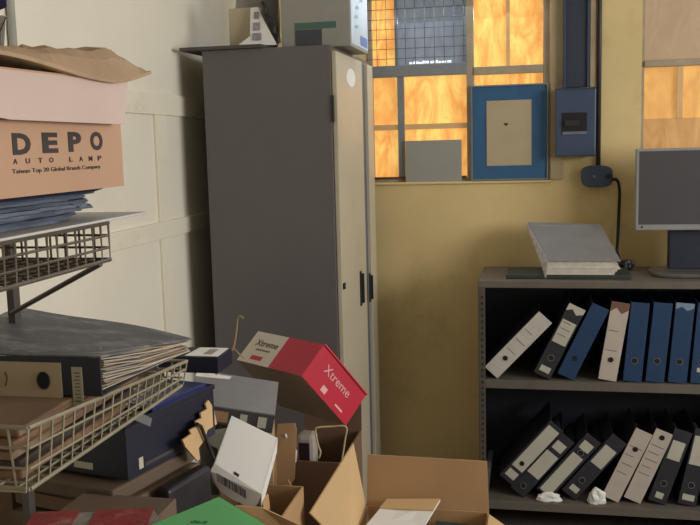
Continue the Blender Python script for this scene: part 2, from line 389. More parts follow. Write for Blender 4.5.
bm = NB(); box(bm, (xk1+.0002,yk+.01,ZT0+.01), (xk1+.002,yk+.33,CZ+.34)); lab = local(c, 'printed_side', bm, M_pcs)
for k in range(7):
    yy = yk+.06+random.random()*.16; zz = ZT0+.07+k*.036; bm = NB(); slabpoly(bm, [(xk1+.0021,yy,zz),(xk1+.0021,yy+.06,zz+.006),(xk1+.0021,yy+.07,zz+.018),(xk1+.0021,yy+.02,zz+.014)], .001, Vector((1,0,0)))
    local(c, 'teal_mark', bm, mat('teal_print', (90,150,150), .6), parent=lab)
bm = NB(); box(bm, (xk1+.002,yk+.18,ZT0+.02), (xk1+.0035,yk+.31,ZT0+.055)); local(c, 'blue_print', bm, mat('blue_print', (84,110,170), .6), parent=lab)

# ------------------------------------------------------------------ wall fittings
M_frblue = mat('blue_frame', (52,98,138), .5, var=.08, scale=12, spot=(40,76,108), spot_amt=.4)
M_mount = mat('beige_paper', (186,170,138), .8, var=.05)
c1, c2, c3, c4 = P(472.5,88,y=YB), P(547,84,y=YB), P(547,177.5,y=YB), P(473,180.5,y=YB)
zlo = WZ0+.002; zhi = (c1.z+c2.z)/2
yp = YB-.012
pf = empty('picture_frame', ((c1.x+c2.x)/2, yp, zlo), 'blue picture frame with a beige sheet, standing in the window corner', 'picture frame')
bm = NB(); box(bm, (c1.x,yp,zlo), (c2.x,yp+.014,zhi)); local(pf, 'backing', bm, M_frblue, bevel=.001)
M_lip = mat('pale_moulding', (128,134,134), .5)
bm = NB(); e = .006
box(bm, (c1.x-e,yp-.008,zlo), (c1.x,yp+.014,zhi+e)); box(bm, (c2.x,yp-.008,zlo), (c2.x+e,yp+.014,zhi+e)); box(bm, (c1.x,yp-.008,zhi), (c2.x,yp+.014,zhi+e)); box(bm, (c1.x,yp-.008,zlo), (c2.x,yp-.0002,zlo+e))
local(pf, 'moulding', bm, M_lip)
s0, s1 = P(486.5,101,y=yp), P(531.5,165,y=yp)
bm = NB(); box(bm, (s0.x,yp-.003,s1.z), (s1.x,yp-.0002,s0.z)); pp = local(pf, 'paper_sheet', bm, M_mount)
p = P(506,124,y=yp); bm = NB(); box(bm, (p.x-.009,yp-.0036,p.z-.004), (p.x+.009,yp-.003,p.z+.004)); box(bm, (p.x-.004,yp-.0036,p.z-.008), (p.x+.004,yp-.003,p.z-.004)); local(pf, 'small_emblem', bm, M_ink, parent=pp)
M_gcard = mat('grey_card', (158,156,148), .8, var=.03)
a, b = P(405.5,141,y=YB), P(462,181,y=YB)
bm = NB(); hexa(bm, (a.x,YB-.012,WZ0+.0), (b.x-a.x,0,0), (0,.003,0), (0,.01,a.z-WZ0))
o = tag(build('grey_card', bm, M_gcard), 'blank grey card propped against the lower window pane', 'card'); reorigin(o, ((a.x+b.x)/2,YB-.012,WZ0))
# small ledge carrying both
bm = NB(); box(bm, (W1x0,YB-.016,WZ0-.012), (W1x1+.01,YB-.0005,WZ0-.0005)); struct(build('trim_5', bm, M_yellow, bevel=.004))

M_trunk = mat('navy_trunking', (50,56,72), .55, var=.1, scale=20)
M_box = mat('blue_enclosure', (62,78,104), .45, var=.06)
a, b = P(564.5,50,y=YB), P(588,50,y=YB); zi = P(575,88,y=YB).z
ct = empty('cable_trunking', ((a.x+b.x)/2,YB-.03,zi), 'wide dark navy cable trunking running up the yellow wall', 'cable trunking')
bm = NB(); box(bm, (a.x,YB-.035,zi+.001), (b.x,YB-.0005,ZT-.001)); local(ct, 'channel', bm, M_trunk, bevel=.002)
bm = NB(); 
box(bm, (a.x-.004,YB-.045,zi+.001), (a.x+.004,YB-.0355,ZT-.001)); box(bm, (b.x-.004,YB-.045,zi+.001), (b.x+.004,YB-.0355,ZT-.001)); local(ct, 'edge_lip', bm, M_box)
# plaster strips either side
a2, b2 = P(549.5,50,y=YB), P(564,50,y=YB)
M_strip = mat('pale_plaster', (180,162,128), .8, var=.08, scale=10, spot=(130,110,84), spot_amt=.5)
bm = NB(); box(bm, (a2.x+.004,YB-.012,WZ0), (b2.x-.002,YB-.0005,ZT-.001)); struct(build('trim_6', bm, M_strip, bevel=.002))
bm = NB(); box(bm, (P(589,50,y=YB).x+.004,YB-.01,zi+.001), (P(596,50,y=YB).x,YB-.0005,ZT-.001)); struct(build('trim_7', bm, M_strip, bevel=.002))
a, b = P(556,88,y=YB-.08), P(595.5,156,y=YB-.08)
zi2 = P(575,88,y=YB-.08).z
zi2 = min(zi2, zi-.001)
ib = empty('isolator_box', ((a.x+b.x)/2,YB-.09,b.z), 'blue metal isolator switch box below the navy trunking', 'switch box')
bm = NB(); box(bm, (a.x,YB-.08,b.z), (b.x,YB-.0135,zi2)); local(ib, 'body', bm, M_box, bevel=.004)
bm = NB(); box(bm, (a.x-.003,YB-.084,b.z), (b.x+.003,YB-.0802,b.z+.006)); box(bm, (a.x-.003,YB-.084,zi2-.006), (b.x+.003,YB-.0802,zi2)); local(ib, 'cover_edge', bm, M_trunk)
s0, s1 = P(562,113,y=YB-.085), P(587,134,y=YB-.085)
bm = NB(); box(bm, (s0.x,YB-.0825,s1.z), (s1.x,YB-.0802,s0.z)); sw = local(ib, 'switch_window', bm, M_black)
bm = NB(); box(bm, (s0.x+.012,YB-.095,(s0.z+s1.z)/2-.012), (s1.x-.03,YB-.0826,(s0.z+s1.z)/2+.014)); local(ib, 'toggle', bm, M_dark, parent=sw)
bm = NB(); box(bm, (s0.x+.002,YB-.0845,s1.z-.0), (s1.x,YB-.0826,s1.z+.012)); local(ib, 'window_lip', bm, mat('grey_lip', (110,116,124), .5), parent=sw)
# conduit, junction box, cable
xc_ = P(599,80,y=YB).x; zj = P(597,166,y=YB-.05).z
bm = NB(); tube(bm, ((xc_,YB-.012,zj+.002), (xc_,YB-.012,ZT-.002)), .0095, 10)
o = tag(build('conduit_pipe', bm, mat('dark_conduit', (58,56,56), .5), smooth=True), 'thin dark conduit pipe dropping beside the isolator box', 'conduit'); reorigin(o, (xc_,YB-.012,zj))
a, b = P(581.5,166,y=YB-.06), P(613,187,y=YB-.06); cc = Vector(((a.x+b.x)/2, YB-.035, (a.z+b.z)/2))
jb = empty('junction_box', cc, 'rounded blue socket box at the foot of the conduit', 'socket box')
bm = NB(); pts = []
hw, hh = (b.x-a.x)/2, (a.z-b.z)/2
for k in range(24):
    an = 2*math.pi*k/24; s, q = math.sin(an), math.cos(an)
    pts.append((cc.x+hw*abs(q)**.6*(1 if q>0 else -1), YB-.06, cc.z+hh*abs(s)**.6*(1 if s>0 else -1)))
slabpoly(bm, pts, .058, Vector((0,1,0))); local(jb, 'body', bm, M_box, bevel=.005)
bm = NB(); tube(bm, ((cc.x-.012,YB-.0602,cc.z), (cc.x-.012,YB-.064,cc.z)), .006, 10); local(jb, 'screw', bm, M_lip)
bm = NB(); tube(bm, ((cc.x+hw-.02,YB-.068,cc.z), (cc.x+hw-.02,YB-.0602,cc.z)), .012, 10); local(jb, 'cable_gland', bm, M_black)
pts = [P(611,180,y=YB-.075), P(617,180,y=YB-.07), P(619.5,190,y=YB-.05), P(619,210,y=YB-.03), P(618,235,y=YB-.03), P(617,251,y=YB-.03)]
bm = NB()
def smoothpath(pts, n=6):
    out = []
    for i in range(len(pts)-1):
        p0 = pts[max(i-1,0)]; p1 = pts[i]; p2 = pts[i+1]; p3 = pts[min(i+2,len(pts)-1)]
        for k in range(n):
            t = k/n; out.append(.5*((2*p1)+(p2-p0)*t+(2*p0-5*p1+4*p2-p3)*t*t+(3*p1-p0-3*p2+p3)*t**3))
    return out+[pts[-1]]
bm = NB()

CPTS = pts
# ------------------------------------------------------------------ shelf unit
M_shelf = mat('shelf_grey_steel', (104,97,88), .5, var=.08, scale=5, spot=(78,72,66), spot_amt=.4)
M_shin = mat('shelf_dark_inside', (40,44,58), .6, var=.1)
M_sedge = mat('shelf_edge', (88,80,70), .5, var=.1, scale=20)
SY0, SY1 = 3.60, 4.02
SXL = P(478,300,y=SY0).x; SXR = SXL+1.25
ST = P(590,281.5,y=SY0).z; SM = P(590,382.5,y=SY0).z; SB = P(590,506,y=SY0).z
print('SHELF z', ST, SM, SB, 'x', SXL, 'cab', CXL, CXR, CZ, 'rails', zr0, zr1, zt, yv, 'win', W1x0, W1x1, WZ0, W2x0)
su = empty('steel_shelf_unit', ((SXL+SXR)/2,(SY0+SY1)/2,0), 'low grey steel shelf unit full of box files against the yellow wall', 'shelf unit')
e = .022
bm = NB(); box(bm, (SXL,SY0,ST-.028), (SXR,SY1,ST)); local(su, 'top_panel', bm, M_shelf, bevel=.002)
for x in (SXL, SXR-.003):
    bm = NB(); box(bm, (x,SY0+.002,0), (x+.003,SY1,ST-.0282)); local(su, 'side_panel', bm, M_shelf)
for x in (SXL+.0032, SXR-.029):
    bm = NB(); box(bm, (x,SY0,.0), (x+.025,SY0+.004,ST-.0282)); 
    for k in range(30): pass
    up = local(su, 'upright', bm, M_sedge)
    bm = NB(); z = .05
    while z < ST-.05: box(bm, (x+.008,SY0-.0006,z), (x+.017,SY0-.0001,z+.012)); z += .025
    local(su, 'slot_row', bm, M_dark, parent=up)
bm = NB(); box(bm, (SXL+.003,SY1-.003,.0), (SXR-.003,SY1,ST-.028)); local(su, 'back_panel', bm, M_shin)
for z in (SM, SB):
    bm = NB(); box(bm, (SXL+.0035,SY0+.005,z-.003), (SXR-.0035,SY1-.004,z)); box(bm, (SXL+.0285,SY0,z-.035), (SXR-.0295,SY0+.0045,z)); local(su, 'shelf', bm, M_shelf, bevel=.001)
# cable from the junction box down to the shelf top
CPTS += [Vector((CPTS[-1].x+.004, YB-.05, ST+.05)), Vector((CPTS[-1].x+.01, YB-.07, ST+.012)), Vector((CPTS[-1].x-.03, YB-.10, ST+.009))]
bm = NB(); tube(bm, smoothpath(CPTS), .007, 8)
pts = CPTS
o = tag(build('power_cable', bm, M_black, smooth=True), 'black power cable hanging from the blue socket box to the shelf top', 'cable'); reorigin(o, pts[0])

# ------------------------------------------------------------------ lever arch files
M_fwhite = mat('file_white_spine', (196,190,180), .7, var=.07, scale=20, bump=.05, spot=(150,140,126), spot_amt=.3)
M_fwarm = mat('file_cream_spine', (190,178,166), .7, var=.07, scale=20, bump=.05)
M_fblue = mat('file_blue', (34,62,98), .5, var=.07, scale=16)
M_fblack = mat('file_black', (44,44,50), .55, var=.12, scale=30)
M_paper = mat('paper_block', (200,192,176), .8, var=.08, scale=60, stretch=(8,.4,1))
M_label = mat('label_paper', (190,186,170), .75, var=.05)
M_ring = mat('chrome_ring', (190,190,190), .3, .8)
M_hole = mat('finger_hole', (16,16,18), .7)
M_scr = mat('pencil_grey', (110,96,100), .7, bump=0)
def make_file(label, group, spine, cover, lab=None, ring=True, marks=0, w=.07, h=.318, d=.285, lab2=None, worn=None, spin=None, clip=None, hole_z=.085):
    t = empty('lever_arch_file', (0,0,0), label, 'file', group)
    t['proto'] = 0; del t['proto']
    bm = NB(); th = .0025; x0, x1 = -w/2, w/2
    box(bm, (x0,0,0), (x0+th,d,h)); box(bm, (x1-th,0,0), (x1,d,h)); 
    build('cover', bm, cover, t, bevel=.0008)
    bm = NB(); box(bm, (x0,-.0032,0), (x1,-.0002,h)); sp = build('spine', bm, spine, t, bevel=.0012)
    bm = NB(); box(bm, (x0+.006,.012,.012), (x1-.014,d-.012,h-.05)); build('papers', bm, M_paper, t)
    if lab:
        bm = NB(); box(bm, (x0+lab[2],-.0042,lab[0]), (x1-lab[2],-.0034,lab[1])); lo_ = build('label_strip', bm, M_label, t)
        bm = NB()
        for k in range(marks):
            z = lab[1]-.012-(lab[1]-lab[0]-.02)*k/max(1,marks); box(bm, (x0+lab[2]+.006,-.0047,z), (x1-lab[2]-.006-.018*random.random(),-.0043,z+.003))
        if marks: build('handwriting', bm, M_scr, lo_)
        else: bm.free()
    elif marks:
        bm = NB()
        for k in range(marks):
            z = h*.38+(h*.5)*k/marks; box(bm, (x0+.008,-.0038,z), (x1-.008-.02*random.random(),-.0033,z+.0028))
        build('handwriting', bm, M_scr, t)
    if lab2:
        bm = NB(); box(bm, (x0+lab2[2],-.0042,lab2[0]), (x1-lab2[2],-.0034,lab2[1])); build('label_strip', bm, M_label, t)
    # finger hole with its metal ring
    bm = NB(); n = 16; pr = [(.0105*math.cos(2*math.pi*k/n), -.0052, hole_z+.0105*math.sin(2*math.pi*k/n)) for k in range(n)]
    slabpoly(bm, pr, .0018, Vector((0,1,0))); build('finger_hole', bm, M_hole, t)
    if ring:
        bm = NB(); tube(bm, [(.0125*math.cos(2*math.pi*k/n), -.0045, hole_z+.0125*math.sin(2*math.pi*k/n)) for k in range(n+1)], .0014, 5); build('finger_ring', bm, M_ring, t)
    if worn:
        bm = NB(); a = [(x0+.0005,-.004,h-.0), (x1-.0005,-.004,h-.0), (x1-.0005,-.004,h-worn*.6), (.01,-.004,h-worn), (-.012,-.004,h-worn*.5), (x0+.0005,-.004,h-worn*.9)]
        slabpoly(bm, a, .0006, Vector((0,1,0))); build('worn_patch', bm, clip or M_kraft_in, t)
    return t
def place(f, px, py, tilt, shelf_z, w=.07, dy=0, yaw=0, lift=False):
    y = SY0+(.05 if shelf_z<SM-.1 else .022)+dy; p = P(px, py, y=y); th = R(tilt)
    zmin = shelf_z+.0006+abs(math.sin(th))*w/2
    f.location = (p.x, y, max(zmin, p.z) if lift else zmin); f.rotation_euler = (0, th, R(yaw))
    return f
GT = 'box files on the middle shelf'; GB = 'box files on the bottom shelf'
M_pinkw = mat('torn_brown', (120,84,74), .8)
place(make_file('pale file leaning far right, first on the left of the upper row', GT, M_fwhite, M_fblack, ring=False, marks=3), 491, 370, 43, SM)
place(make_file('dark grey file with a torn white label, leaning beside the first pale file', GT, M_fblack, M_fblack, lab=(.15,.25,.006), marks=3, lab2=(.02,.045,.014), worn=.035, clip=M_label), 541.5, 372, 26, SM)
place(make_file('blue file leaning right, the steepest of the blue ones', GT, M_fblue, M_fblue, ring=False), 565.5, 371, 25, SM)
place(make_file('cream upright file with a worn brown top between blue files', GT, M_fwarm, M_fblack, ring=False, worn=.045, clip=M_pinkw, marks=2), 607, 377, 9, SM)
place(make_file('blue file standing just right of the cream file', GT, M_fblue, M_fblue), 632, 379, 5, SM)
place(make_file('blue file, second to the right of the cream file', GT, M_fblue, M_fblue), 654.5, 379, 5, SM)
place(make_file('blue file with a pale scuffed top edge and bright finger ring', GT, M_fblue, M_fblue, worn=.03, clip=mat('scuffed_blue', (120,138,158), .7)), 677, 380, 4.5, SM)
place(make_file('blue file at the right edge of the photo on the middle shelf', GT, M_fblue, M_fblue, lab2=(.045,.062,.02)), 699.5, 380, 4, SM)
place(make_file('blue file partly out of frame behind the monitor corner', GT, M_fblue, M_fblue), 722, 380, 4, SM)
place(make_file('black file with a long pale label and dark hole, leftmost below', GB, M_fblack, M_fblack, lab=(.07,.30,.008), ring=False, lab2=(.02,.055,.012), hole_z=.1), 506, 480, 40.5, SB, lift=True)
place(make_file('black file with a wide white label in the middle, second leaning below', GB, M_fblack, M_fblack, lab=(.10,.225,.006), lab2=(.245,.285,.012), hole_z=.04), 517, 495, 40, SB)
place(make_file('black file with a long pale label down to its foot', GB, M_fblack, M_fblack, lab=(.01,.22,.010), lab2=(.25,.29,.012), hole_z=.235), 543, 495, 39.5, SB)
place(make_file('black file with a short pale label near its top, leaning hard', GB, M_fblack, M_fblack, lab=(.17,.265,.008), lab2=(.025,.05,.016)), 568.5, 494, 39, SB)
place(make_file('whitish file with a dark hole near the top, lower row', GB, M_fwarm, M_fblack, ring=False, marks=4, hole_z=.235), 610, 496, 24, SB)
place(make_file('whitish handwritten file leaning on the holed whitish file', GB, M_fwarm, M_fblack, ring=False, marks=5, hole_z=-.0+.29), 632, 498, 22.5, SB)
place(make_file('dark file with a short pale label high up, right of the whitish pair', GB, M_fblack, M_fblack, lab=(.19,.27,.010), lab2=(.02,.045,.02)), 656.5, 500, 18, SB)
place(make_file('dark file with a broad pale label at the right edge below', GB, M_fblack, M_fblack, lab=(.17,.29,.006), lab2=(.02,.045,.012)), 686.5, 502, 11, SB)
place(make_file('dark file cut off by the right photo border on the bottom shelf', GB, M_fblack, M_fblack, lab=(.17,.29,.006)), 711, 502, 8, SB)
# grey ring binder back in the left corner of the bottom shelf
bm = NB(); p = P(492,485,y=SY0+.10)
hexa(bm, (SXL+.012,SY0+.05,SB+.001), (.02,0,0), (0,.22,0), (.012,0,.12))
o = tag(build('document_wallet', bm, mat('grey_wallet', (98,96,100), .6)), 'grey document wallet leaning in the left corner of the bottom shelf', 'wallet'); reorigin(o, (p.x,SY0+.05,SB))
p = P(549,503,y=SY0+.03)
o = crumple('crumpled_paper', M_white, (p.x,SY0+.026,SB+.0006), .05,.016,.022, 2); tag(o, 'flat crumpled pale paper lump below the leaning black files', 'crumpled paper')
p = P(597,501,y=SY0+.03)
o = crumple('crumpled_paper', M_white, (p.x,SY0+.026,SB+.0006), .034,.016,.04, 5); tag(o, 'taller peaked paper lump in front of the whitish files', 'crumpled paper')

# ------------------------------------------------------------------ on top of the shelf unit
M_gcov = mat('grey_vinyl_cover', (128,126,124), .5, var=.06, scale=9, spot=(96,94,92), spot_amt=.3)
M_green = mat('dark_green_folder', (48,56,50), .6)
z0 = ST+.0006
a, b = P(506,277,z=z0), P(632,277,z=z0)
bm = NB(); yq = 3.66; xa, xb_ = P(506,277,y=yq).x, P(632,277,y=yq).x
box(bm, (xa,yq,z0), (xb_,yq+.22,z0+.016))
o = tag(build('flat_folder', bm, M_green, bevel=.003), 'thin dark green folder lying under the grey covered file', 'folder'); reorigin(o, ((xa+xb_)/2,yq,z0))
gf = empty('open_file', (P(575,272,y=3.64).x,3.64,z0+.0166), 'bulging file with a grey cover and curled white pages on the shelf top', 'file')
x0, x1 = P(546,272,y=3.66).x, P(619,272,y=3.66).x
bm = NB(); zz = z0+.0168
for k in range(12):
    j = random.uniform(-.006,.006); hw = .0045
    box(bm, (x0+.0+j,3.655+random.uniform(0,.008),zz+k*hw), (x1-abs(k-5)*.004+j,3.86,zz+k*hw+.0035))
local(gf, 'pages', bm, mat('page_edges', (226,218,206), .8, var=.1, scale=40), bevel=.001)
ztop = zz+12*.0045
bm = NB()
q = [P(549,266,y=3.65), P(621,263,y=3.65), P(600,224,y=3.90), P(528,222,y=3.90)]
q[0].z = ztop+.004; q[1].z = ztop+.004
slabpoly(bm, q, .004, Vector((0,0,-1)) ); local(gf, 'cover', bm, M_gcov, bevel=.001)
print('cover', q)
bm = NB(); lf = P(528,225,y=3.88); bt = P(547,277,y=3.65); bt.z = zz
slabpoly(bm, [q[0]-Vector((0,0,.003)), P(546,278,y=3.642), P(541,262,y=3.70), q[3]+Vector((-.004,0,-.012)), q[3]-Vector((0,0,.004))], .003, Vector((-1,0,0))); local(gf, 'spine', bm, mat('white_spine_print', (190,186,188), .6, var=.22, scale=50))
# prop pages under the raised back
bm = NB(); slabpoly(bm, [Vector((x0+.0,3.862,zz)), Vector((x1,3.862,zz)), Vector((x1-.05,3.878,q[2].z-.012)), Vector((x0-.03,3.878,q[3].z-.012))], .006, Vector((0,1,0))); local(gf, 'raised_pages', bm, M_paper)
p = P(627,262,y=3.72)
o = crumple('plug_adapter', M_black, (P(629,270,y=3.93).x-.01,3.93,ST), .028,.022,.028, 9); tag(o, 'small black plug at the end of the hanging cable', 'plug')

# monitor
M_bez = mat('silver_bezel', (150,150,150), .4, .1, var=.03)
M_scrn = mat('dark_screen', (78,76,80), .35, var=.02, bump=0)
M_nv = mat('navy_stand', (34,40,58), .5)
ym_ = 3.78
a, b = P(636.5,149,y=ym_), P(636.5,230.5,y=ym_); mw = .50
mo = empty('computer_monitor', (a.x+mw/2, ym_+.05, ST), 'flat computer monitor with silver bezel and dark screen on the shelf', 'monitor')
zt_, zb_ = a.z, b.z
bm = NB(); box(bm, (a.x,ym_,zb_), (a.x+mw,ym_+.05,zt_)); hs = local(mo, 'housing', bm, M_bez, bevel=.004)
bm = NB(); s = .018; box(bm, (a.x+s*.7,ym_-.0015,zb_+s+.006), (a.x+mw-s*.7,ym_-.0002,zt_-s*.55)); local(mo, 'screen', bm, M_scrn)
bm = NB(); p = P(642,227,y=ym_); tube(bm, ((p.x,ym_-.002,p.z), (p.x,ym_-.0001,p.z)), .004, 10); local(mo, 'power_button', bm, M_dark)
x0 = P(669,250,y=3.84).x; bm = NB(); box(bm, (x0,3.835,ST+.018), (x0+.24,3.90,zb_-.0)); box(bm, (x0+.04,3.845,zb_), (x0+.2,3.88,zb_+.1)); local(mo, 'neck', bm, M_nv, bevel=.004)
xc2 = x0+.12; bm = NB(); pts = []
for k in range(28):
    an = 2*math.pi*k/28; q_, s_ = math.cos(an), math.sin(an)
    pts.append((xc2+.20*abs(q_)**.5*(1 if q_>0 else -1), 3.80+.12*abs(s_)**.5*(1 if s_>0 else -1), ST+.0008))
slabpoly(bm, pts, .018, Vector((0,0,1))); local(mo, 'base', bm, mat('grey_base', (96,90,84), .35), bevel=.006)

# ------------------------------------------------------------------ wire basket rack on the left
M_wire = mat('cream_wire', (150,140,118), .5, var=.12, scale=30)
M_wire_d = mat('brown_wire', (92,82,70), .5, var=.12, scale=30)
M_post = mat('rack_post_paint', (72,67,63), .5, var=.1)
RX0, RX1 = -1.02, -.68
rack = empty('wire_basket_rack', (-.84, 1.43, 0), 'dark upright post carrying two cantilevered wire baskets in the left foreground', 'rack')
px_ = P(12,300,y=1.45).x
bm = NB(); box(bm, (px_-.007,1.445,.4515), (px_+.007,1.465,2.3)); box(bm, (px_-.02,1.435,.4505), (px_+.02,1.475,.4512)); local(rack, 'post', bm, M_post, bevel=.001)
def basket(y0, y1, zt_, zb_, m, stepy, rows, taper=.0, drop=0):
    bm = NB(); w_ = .0021; zf_ = zt_-drop
    def zr_(y): return zt_-drop*(y-y0)/(y1-y0)
    tx = taper
    for k in range(rows+1):
        z = zb_+(zt_-zb_)*k/rows; z2_ = zb_+(zf_-zb_)*k/rows; ins = tx*(1-k/rows)
        r = .0034 if k in (0, rows) else w_
        q = [(RX0+ins,y0+ins,z), (RX1-ins,y0+ins,z), (RX1-ins,y1-ins,z2_), (RX0+ins,y1-ins,z2_), (RX0+ins,y0+ins,z)]
        for a, b in zip(q, q[1:]): tube(bm, (a, b), r, 6)
    n = int((y1-y0)/stepy)
    for k in range(n+1):
        y = y0+(y1-y0)*k/n
        tube(bm, ((RX1,y,zr_(y)), (RX1-tx,y,zb_), (RX0+tx,y,zb_), (RX0,y,zr_(y))), w_, 5)
    n = int((RX1-RX0)/stepy)
    for k in range(1, n):
        x = RX0+(RX1-RX0)*k/n
        tube(bm, ((x,y0,zt_), (x,y0+tx,zb_), (x,y1-tx,zb_), (x,y1,zf_)), w_, 5)
    return local(rack, 'wire_basket', bm, m)
zU1 = P(110,222.5,x=RX1).z; yU = P(108,222,x=RX1).y; zU0 = P(108,260,x=RX1).z
zL1 = P(28,428,x=RX1).z; yL0 = P(28,428,x=RX1).y; yL1 = P(186,345,x=RX1).y; zL0 = P(12,502,x=RX1).z
zL0 = P(183,386,x=RX1-.006).z
print('baskets', zU1, yU, zU0, zL1, yL0, yL1, zL0, px_)
basket(.80, yU, zU1, zU0, M_wire_d, .026, 3)
DROP = zL1-P(187,361,x=RX1).z; basket(yL0, yL1, zL1, zL0, M_wire, .030, 3, .010, DROP)
a = P(97,266,y=yU-.01); b = P(20,307,y=1.455)
bm = NB(); tube(bm, (Vector((px_,1.445,b.z-.01)), Vector((RX1-.012,yU-.01,zU0-.006))), .0045, 6); local(rack, 'strut', bm, M_wire_dark)
bm = NB(); tube(bm, (Vector((px_,1.445,zL0-.12)), Vector((RX1-.03,1.445,zL0-.006))), .0045, 6); local(rack, 'strut', bm, M_wire_dark)
# white board lying across the upper basket
zbd = zU1+.0036; ye = P(147,214,x=RX1+.004).y
M_whb = mat('off_white_board', (196,194,190), .5, var=.04, scale=6)
bm = NB(); slabpoly(bm, [(RX1+.012,.80,zbd), (RX1+.004,ye,zbd), (RX1-.13,ye+.0,zbd), (RX0,ye-.10,zbd), (RX0,.80,zbd)], .004, Vector((0,0,1)))
o = tag(build('flat_board', bm, M_whb, bevel=.001), 'thin off-white board lying across the upper wire basket', 'board'); reorigin(o, (-.85,1.2,zbd))
zbd += .0046
# crumpled blue-grey polythene covered papers
M_poly = mat('blue_grey_polythene', (112,120,134), .35, var=.22, scale=16, bump=.5, stretch=(1,1,5))
M_poly2 = mat('slate_polythene', (92,100,114), .4, var=.25, scale=22, bump=.5, stretch=(1,1,5))
M_polyd = mat('dark_blue_sleeve', (42,46,66), .5)
zB0 = P(121,186,x=RX1-.002).z
nl = 9; hh = (zB0-.0008-zbd)/nl; rnd = random.Random(4)
for k in range(nl):
    bm = NB(); j = rnd.uniform(-.014,.014); y1 = P(94+k*2.6+rnd.uniform(-5,5), 215, x=RX1-.03).y
    z = zbd+k*hh; NN = 16; fr, bk = [], []
    for i_ in range(NN+1):
        u = i_/NN; y = .80+(y1-.80)*u
        x = RX1-.030+j+.012*mathutils.noise.noise(Vector((y*28,k*.9,2)))+.006*mathutils.noise.noise(Vector((y*70,k*2.1,7))) - (.03*max(0,u-.85)/.15)
        dz = hh*.10*mathutils.noise.noise(Vector((y*22,k*.37,5)))
        fr.append((bm.verts.new((x,y,z+.03*hh)), bm.verts.new((x-.004,y,z+hh*.93+dz))))
        bk.append((bm.verts.new((RX1-.24,y-.03*u,z+.03*hh)), bm.verts.new((RX1-.24,y-.03*u,z+hh*.9))))
    for i_ in range(NN):
        a0,a1 = fr[i_]; b0,b1 = fr[i_+1]; c0,c1 = bk[i_]; d0,d1 = bk[i_+1]
        for f in ((a0,b0,b1,a1),(c0,c1,d1,d0),(a1,b1,d1,c1),(a0,c0,d0,b0)): bm.faces.new(f)
    bm.faces.new((fr[0][0],fr[0][1],bk[0][1],bk[0][0])); bm.faces.new((fr[NN][0],bk[NN][0],bk[NN][1],fr[NN][1]))
    lab_ = ['lowest sleeve of the blue-grey pile under the printed carton', 'second sleeve from the bottom under the printed carton', 'third sleeve from the bottom under the printed carton', 'fourth sleeve from the bottom under the printed carton', 'middle sleeve of the pile under the printed carton','fourth sleeve from the top under the printed carton','third sleeve from the top under the printed carton','second sleeve from the top under the printed carton','dark blue topmost sleeve touching the printed carton'][k]
    o = tag(build('plastic_sleeve', bm, M_polyd if k in (8,) else (M_poly, M_poly2)[k%2]), lab_, 'plastic sleeve', 'blue-grey plastic sleeves under the carton'); reorigin(o, (RX1-.1,1.1,z))
# printed carton (its long side runs along the rack)
M_depo = mat('tan_carton', (186,148,120), .8, var=.05, scale=4, bump=.05)
M_flap = mat('pinkish_flap', (200,178,166), .75, var=.04, scale=4)
yE = P(122,150,x=RX1).y; zB1 = P(121,122,x=RX1).z+.018
zB1 = max(zB1, P(60,118,x=RX1).z+.01)
cx = -.90
c = empty('printed_carton', (-.8, 1.2, zB0), 'tan carton printed in black letters on the upper basket, under the brown paper', 'carton')
bm = NB(); t = .004; y0 = .86
box(bm, (RX1-.30,y0,zB0), (RX1,yE,zB0+t)); box(bm, (RX1-t,y0,zB0+t), (RX1,yE,zB1)); box(bm, (RX1-.30,y0,zB0+t), (RX1-.30+t,yE,zB1))
box(bm, (RX1-.30+t,y0,zB0+t), (RX1-t,y0+t,zB1)); box(bm, (RX1-.30+t,yE-t,zB0+t), (RX1-t,yE,zB1))
local(c, 'body', bm, M_depo)
# folded outer flap hanging over the side
f0 = P(128,83,x=RX1+.012); f1 = P(124,124.5,x=RX1+.022); f2 = P(10,119.5,x=RX1+.022); f3 = P(-60,105,x=RX1+.022); f4 = P(-60,62,x=RX1+.012); f5 = P(0,78,x=RX1+.012)
bm = NB(); slabpoly(bm, [f0, f1, f2, f3, f4], .003, Vector((-1,0,0))); local(c, 'flap', bm, M_flap)
bm = NB(); slabpoly(bm, [Vector((RX1-.001,y0,zB1)), Vector((RX1-.001,yE,zB1)), f0-Vector((.002,0,0)), f4-Vector((.002,0,0))], .003, Vector((0,0,1)) ); local(c, 'flap', bm, M_depo)
bm = NB(); slabpoly(bm, [Vector((RX1-.29,y0,zB1+.002)), Vector((RX1-.29,yE,zB1+.002)), Vector((RX1-.12,yE,f0.z)), Vector((RX1-.12,y0,f0.z))], .003, Vector((0,0,1)) ); local(c, 'flap', bm, M_depo)
# lettering, read along +y on the outer side
def side_text(s, px0, px1, pyb, pyt, bold=0, m=M_ink, name='lettering'):
    a = P(px0,pyb,x=RX1+.0006); b = P(px1,pyb,x=RX1+.0006); t_ = P(px0,pyt,x=RX1+.0006)
    o = textmesh(name, s, 1.0, m, None, (0,0,0), (1,0,0), (0,1,0), bold=bold, depth=.001)
    xs = [v.co.x for v in o.data.vertices]; ys = [v.co.y for v in o.data.vertices]
    sx = (b.y-a.y)/(max(xs)-min(xs)); sy = (t_.z-a.z)/(max(ys)-min(ys))
    for v in o.data.vertices:
        x, y, z = v.co; v.co = Vector((RX1+.0006+z*.3, a.y+(x-min(xs))*sx, a.z+(y-min(ys))*sy)) - c.location
    o.parent = c; return o
